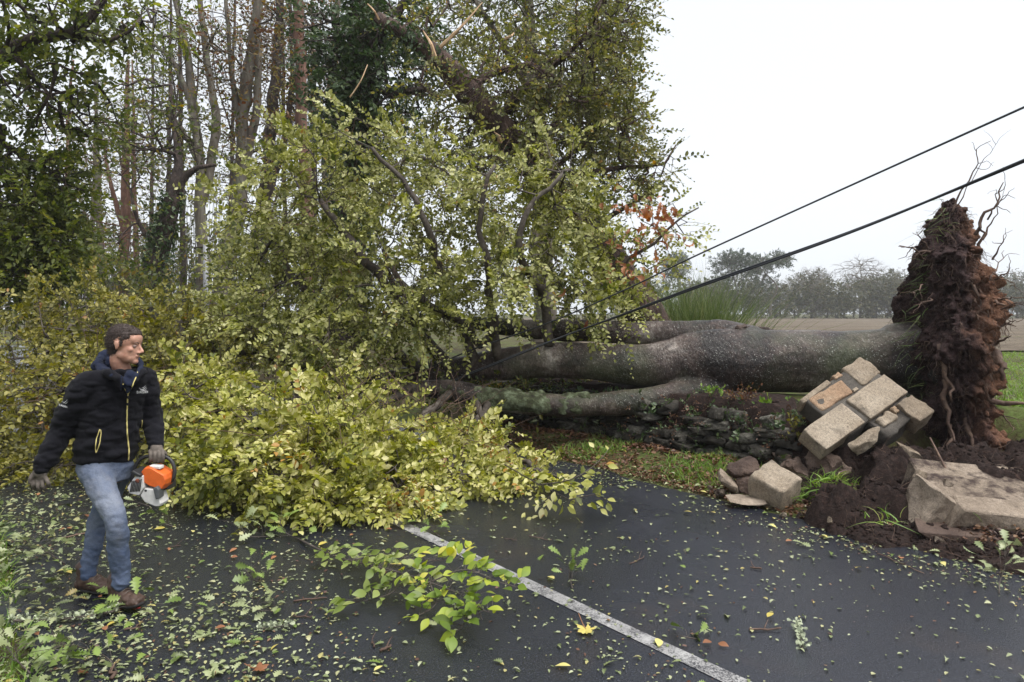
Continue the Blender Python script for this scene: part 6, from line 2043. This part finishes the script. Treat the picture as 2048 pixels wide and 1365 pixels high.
# hood, hoodie front and drawcords
def hood(mb):
    c = W(240, 728, 4.46)
    ring = [W(258, 770, 4.285), W(228, 751, 4.285), W(199, 734, 4.38), W(202, 716, 4.54), W(222, 706, 4.61), W(256, 714, 4.6), W(281, 728, 4.5), W(277, 745, 4.37), W(258, 770, 4.285)]
    chain(mb, ring, [.015, .020, .026, .028, .028, .024, .018, .015, .015])
    ball(mb, W(214, 733, 4.58), (.095, .065, .065), TR, TF)
    chain(mb, [W(260, 752, 4.33), W(257, 772, 4.305), W(256, 786, 4.30)], [.036, .026, .010])
simple('hood', hood, 'hoodie', .007, 4, disp=folds(16, .014, 7))

dg = bpy.context.evaluated_depsgraph_get()
def bvh_of(o):
    me = o.data
    off = np.array(wloc(o))
    return BVHTree.FromPolygons([Vector(v) for v in (get_co(me) + off)], [tuple(p.vertices) for p in me.polygons])
bv = bvh_of(fl)
def on_fleece(px, py, lift=.004):
    d = nrm(W(px, py, 4.4) - CAMP)
    hit = bv.ray_cast(Vector(CAMP), Vector(d))
    if hit[0] is None:
        return W(px, py, 4.3)
    return np.array(hit[0]) + np.array(hit[1]) * lift
def zip_line(pts_, r, name='zip'):
    P = catmull(np.array([[x, y, 0] for x, y in pts_], float), 3.0)
    V = np.array([on_fleece(x, y) for x, y, _ in P])
    mb = MB()
    tube(mb, V, r, 6)
    return part(name, mb, MAT['zip'], man)
zip_line([(255, 790), (254, 812), (253, 840), (254, 870), (257, 900), (256, 921)], .0042)
zip_line([(255, 789), (262, 776), (270, 760), (277, 744)], .0034)
zip_line([(255, 789), (250, 780), (246, 769)], .0034)
zip_line([(192, 906), (191, 890), (194, 876), (199, 860), (202, 866), (200, 882), (195, 900), (192, 906)], .0030, 'pocket_zip')
zip_line([(283, 841), (284, 848), (284, 855)], .0030, 'pocket_zip')
mb = MB()
ball(mb, on_fleece(255, 795, .008), (.007, .007, .012))
ball(mb, on_fleece(254, 809, .008), (.006, .006, .010))
part('zip_pull', mb, MAT['sole'], man)
mb = MB()
tube(mb, np.array([W(243, 752, 4.235), W(242, 765, 4.235), W(242, 782, 4.24)]), .0038, 6)
part('drawcord', mb, MAT['hoodie'], man)

# printed name and emblem on chest and sleeve, lying on the cloth
def print_text(body, x0, x1, y0, slope, name):
    cu = bpy.data.curves.new('t', 'FONT')
    cu.body = body
    ob = bpy.data.objects.new('t', cu)
    COL.objects.link(ob)
    d_ = bpy.context.evaluated_depsgraph_get()
    me = bpy.data.meshes.new_from_object(ob.evaluated_get(d_))
    bpy.data.objects.remove(ob)
    co = get_co(me)
    co[:, 0] -= co[:, 0].min()
    s = (x1 - x0) / co[:, 0].max()
    V = np.array([on_fleece(x0 + c[0] * s, y0 - c[1] * s * 1.25 + slope * c[0] * s, .0035) for c in co])
    set_co(me, V)
    me.name = name
    part(name, me, MAT['white_print'], man)
def swoosh(curves, name):
    for pts_, w in curves:
        P = catmull(np.array([[x, y, 0] for x, y in pts_], float), .8)
        n = len(P)
        ww = w * np.sin(np.linspace(.15, 3.0, n))
        a = np.array([on_fleece(x, y - k, .0035) for (x, y, _), k in zip(P, ww)])
        b_ = np.array([on_fleece(x, y + k, .0035) for (x, y, _), k in zip(P, ww)])
        mb = MB()
        idx = np.arange(n)
        mb.add(np.concatenate([a, b_]), np.stack([idx[:-1], idx[:-1] + n, idx[1:] + n, idx[1:]], -1))
        part(name, mb, MAT['white_print'], man)
print_text('EUREDEN', 273, 295.5, 787, -.03, 'chest_lettering')
swoosh([([(277, 776), (281, 779), (286, 779), (292, 774)], .55), ([(279, 779.5), (283, 781.5), (288, 781), (293, 777)], .5), ([(283, 776.5), (286, 776), (289, 773), (290, 770)], .45)], 'chest_emblem')
print_text('EUREDEN', 119, 135, 812, .28, 'sleeve_lettering')
swoosh([([(125, 803), (128, 805), (132, 804), (136, 799)], .55), ([(127, 807), (130, 808), (134, 806), (137, 803)], .5)], 'sleeve_emblem')

# boots
def boot(an, deg, name_lift, pitch):
    f, r = heading(deg)
    up = UPV
    c0 = an * np.array([1, 1, 0])
    cp, sp__ = math.cos(pitch), math.sin(pitch)
    f2, u2 = f * cp + up * sp__, up * cp - f * sp__
    o = c0 + up * name_lift
    def at_(a, h, s=0):
        return o + f2 * a + u2 * h + r * s
    def upper(mb):
        rings(mb, [(at_(-.075, .055), r, u2, .025, .03), (at_(-.06, .06), r, u2, .038, .048), (at_(0, .065), r, u2, .044, .055), (at_(.06, .058), r, u2, .046, .048), (at_(.12, .045), r, u2, .05, .036), (at_(.17, .038), r, u2, .046, .028), (at_(.20, .033), r, u2, .03, .02)], 24, .8)
        chain(mb, [at_(-.012, .07), at_(-.018, .12), at_(-.02, .16)], [.052, .051, .054])
    b = simple('boot', upper, 'boot', .006, 3, disp=folds(22, .010, 11))
    def sole(mb):
        rings(mb, [(at_(-.082, .012), r, u2, .028, .010), (at_(-.07, .013), r, u2, .040, .014), (at_(.0, .014), r, u2, .043, .014), (at_(.07, .013), r, u2, .050, .013), (at_(.15, .015), r, u2, .053, .013), (at_(.195, .020), r, u2, .040, .012), (at_(.215, .024), r, u2, .02, .009)], 24, .7)
    simple('sole', sole, 'sole', .006, 1, parent=b)
    def laces(mb):
        for i in range(5):
            a = .085 - i * .022
            h = .088 + i * .014
            chain(mb, [at_(a, h - .004, -.028), at_(a + .006, h + .008, 0), at_(a, h - .004, .028)], [.003] * 3, 6, .01)
    simple('laces', laces, 'glove', None, parent=b, kind='stuff')
    if pitch:
        simple('sole_mark', lambda mb: ball(mb, at_(.19, .004, .01), (.02, .012, .004), f2, r, u2), 'sole_red', parent=b)
boot(ANR, 62, .004, .16)
boot(ANL, 78, .0, 0)

# gloves
def glove_r(mb):
    ball(mb, W(80, 950, 4.20), (.050, .026, .048), nrm(np.array([1, -.35, .1])), nrm(np.array([.35, 1, 0])))
    chain(mb, [WRR, W(81, 944, 4.20)], [.042, .042])
    tips = [(66, 958, 65, 970, 70, 978), (75, 960, 76, 974, 82, 983), (84, 960, 86, 973, 91, 980), (92, 957, 96, 966, 98, 974)]
    for k, (x0, y0, x1, y1, x2, y2) in enumerate(tips):
        chain(mb, [W(x0, y0, 4.19), W(x1, y1, 4.175), W(x2, y2, 4.20)], [.0125, .0115, .0095], 10, .008)
    chain(mb, [W(70, 946, 4.19), W(62, 955, 4.17), W(60, 965, 4.17)], [.015, .013, .011], 10, .008)
simple('glove', glove_r, 'glove', .0045, 2)
GY = 4.47
def glove_l(mb):
    ball(mb, W(313, 905, GY), (.046, .030, .028), nrm(np.array([1, .1, -.1])))
    chain(mb, [WRL, W(313, 900, GY)], [.040, .038])
    for k, x in enumerate((300, 308.5, 317, 325)):
        chain(mb, [W(x, 903, GY - .02), W(x + 1, 909, GY - .045), W(x + 1, 919, GY - .046), W(x + 1, 924, GY - .022)], [.0125, .0120, .0115, .010], 10, .008)
    chain(mb, [W(322, 900, GY), W(331, 908, GY + .01), W(330, 917, GY + .03)], [.014, .012, .010], 10, .008)
simple('glove', glove_l, 'glove', .0045, 2)

# ------------------------------------------------------------------ the chainsaw
saw = thing('chainsaw', 'orange and white chainsaw held by its black top handle', 'chainsaw', W(312, 1008, 4.45))
MAT['saw_orange'] = plain('saw_orange', (.62, .115, .018), .4, .5, 30, .3, .05)
MAT['saw_white'] = plain('saw_white', (.60, .59, .57), .45, .5, 30, .3, .05)
MAT['saw_black'] = plain('saw_black', (.018, .018, .020), .5, .5, 60, .3)
MAT['saw_grey'] = plain('saw_grey', (.075, .08, .085), .5, .5, 60, .3)
MAT['steel'] = plain('steel', (.35, .35, .36), .35, .5, 60, .3, .1, .002, Metallic=.9)
def prism(mb, poly, Y0, Y1, taper=.94):
    poly = np.array(poly, float)
    c = poly.mean(0)
    n = len(poly)
    Ys = [Y0, Y0 + (Y1 - Y0) * .2, Y1 - (Y1 - Y0) * .2, Y1]
    sc = [taper, 1, 1, taper]
    V = np.array([[W(*((p - c) * s + c), 4.43) * np.array([1, 0, 1]) + np.array([0, y, 0]) for p in poly] for y, s in zip(Ys, sc)])
    idx = np.arange(4 * n).reshape(4, n)
    q = np.stack([idx[:-1], np.roll(idx, -1, 1)[:-1], np.roll(idx, -1, 1)[1:], idx[1:]], -1).reshape(-1, 4)
    mb.add(V, q, idx[:1, ::-1], idx[-1:])
def saw_part(name, mat, polys, vox=.0035, sm=1, parent=saw, label=None):
    def f(mb):
        for pl, a, b in polys:
            prism(mb, pl, a, b)
    return simple(name, f, mat, vox, sm, parent=parent, label=label)
saw_part('motor_block', 'saw_black', [([(280, 945), (335, 948), (338, 980), (285, 985)], 4.42, 4.54)])
cover = saw_part('top_cover', 'saw_orange', [([(293, 938), (299, 931), (311, 930), (339, 946), (342, 955), (341, 965), (335, 975), (310, 968), (297, 960)], 4.36, 4.50)])
saw_part('cover_latch', 'saw_white', [([(306, 928), (327, 930), (328, 936), (308, 935)], 4.38, 4.44)], parent=cover)
house = saw_part('starter_housing', 'saw_white', [([(267, 970), (281, 949), (300, 945), (301, 970), (291, 986), (272, 982)], 4.35, 4.47)])
for i in range(7):
    x = 274 + i * 3.0
    simple('vent', lambda mb: prism(mb, [(x + 4, 956 - i * .6), (x + 5.3, 956 - i * .6), (x + 1.6, 978 - i * .2), (x + .3, 978 - i * .2)], 4.343, 4.36), 'saw_black', parent=house)
simple('emblem_disc', lambda mb: ball(mb, W(276, 962, 4.355) * np.array([1, 0, 1]) + np.array([0, 4.352, 0]), (.015, .006, .015)), 'saw_orange', parent=house)
saw_part('tank', 'saw_white', [([(291, 986), (300, 971), (324, 973), (333, 1002), (330, 1008), (322, 1008), (300, 999)], 4.36, 4.47)])
simple('fuel_cap', lambda mb: ball(mb, W(293, 981, 4.37), (.016, .012, .014)), 'saw_black')
saw_part('grip_guard', 'saw_grey', [([(321, 969), (329, 966), (333, 972), (333, 990), (327, 992), (324, 980)], 4.33, 4.40)])
simple('top_handle', lambda mb: chain(mb, [W(262, 975, 4.46), W(266, 950, 4.46), W(273, 928, 4.46), (W(285, 916, 4.465)), W(300, 912.5, 4.468), W(325, 913, 4.468), W(341, 920, 4.465), W(348, 934, 4.46), W(349, 948, 4.455), W(344, 962, 4.45)], [.012] * 10, 12), 'saw_black', None, parent=saw)
saw_part('hand_guard', 'saw_black', [([(276, 938), (282, 934), (298, 943), (297, 948), (288, 946)], 4.33, 4.46)])
saw_part('rear_handle', 'saw_black', [([(258, 968), (268, 965), (272, 980), (262, 983)], 4.40, 4.48)])
mb = MB()
bar = np.array([W(322, 960, 4.52), W(322, 978, 4.52)])
d_ = np.array([-.25, .46, .0])
n_ = np.array([.012, 0, 0])
q8 = np.array([bar[0] - n_, bar[1] - n_, bar[1] + d_ - n_, bar[0] + d_ - n_, bar[0] + n_, bar[1] + n_, bar[1] + d_ + n_, bar[0] + d_ + n_]) * 1.0
q8[:, 0] = q8[:, 0]
mb.add(q8, np.array([[0, 1, 2, 3], [7, 6, 5, 4], [0, 4, 5, 1], [1, 5, 6, 2], [2, 6, 7, 3], [3, 7, 4, 0]]))
part('guide_bar', mb, MAT['steel'], saw, smooth=False)

# ------------------------------------------------------------------ damp air
hz = MB()
hx0, hx1, hy0, hy1, hz0, hz1 = -60, 190, -12, 240, -1.1, 24
hz.add(np.array([[x, y, z] for z in (hz0, hz1) for y in (hy0, hy1) for x in (hx0, hx1)]), np.array([[0, 2, 3, 1], [4, 5, 7, 6], [0, 1, 5, 4], [2, 6, 7, 3], [0, 4, 6, 2], [1, 3, 7, 5]]))
t = NT('damp_air')
v = t.n('VolumePrincipled', {'Color': (0.93, 0.95, 1.0), 'Density': 0.00062, 'Anisotropy': 0.2})
t.t.links.new(v.outputs[0], t.out.inputs[1])
ho = part('haze', hz, t.m, None, kind='stuff', smooth=False)
ho['label'] = 'thin pale damp haze over the whole place'
ho['category'] = 'haze'
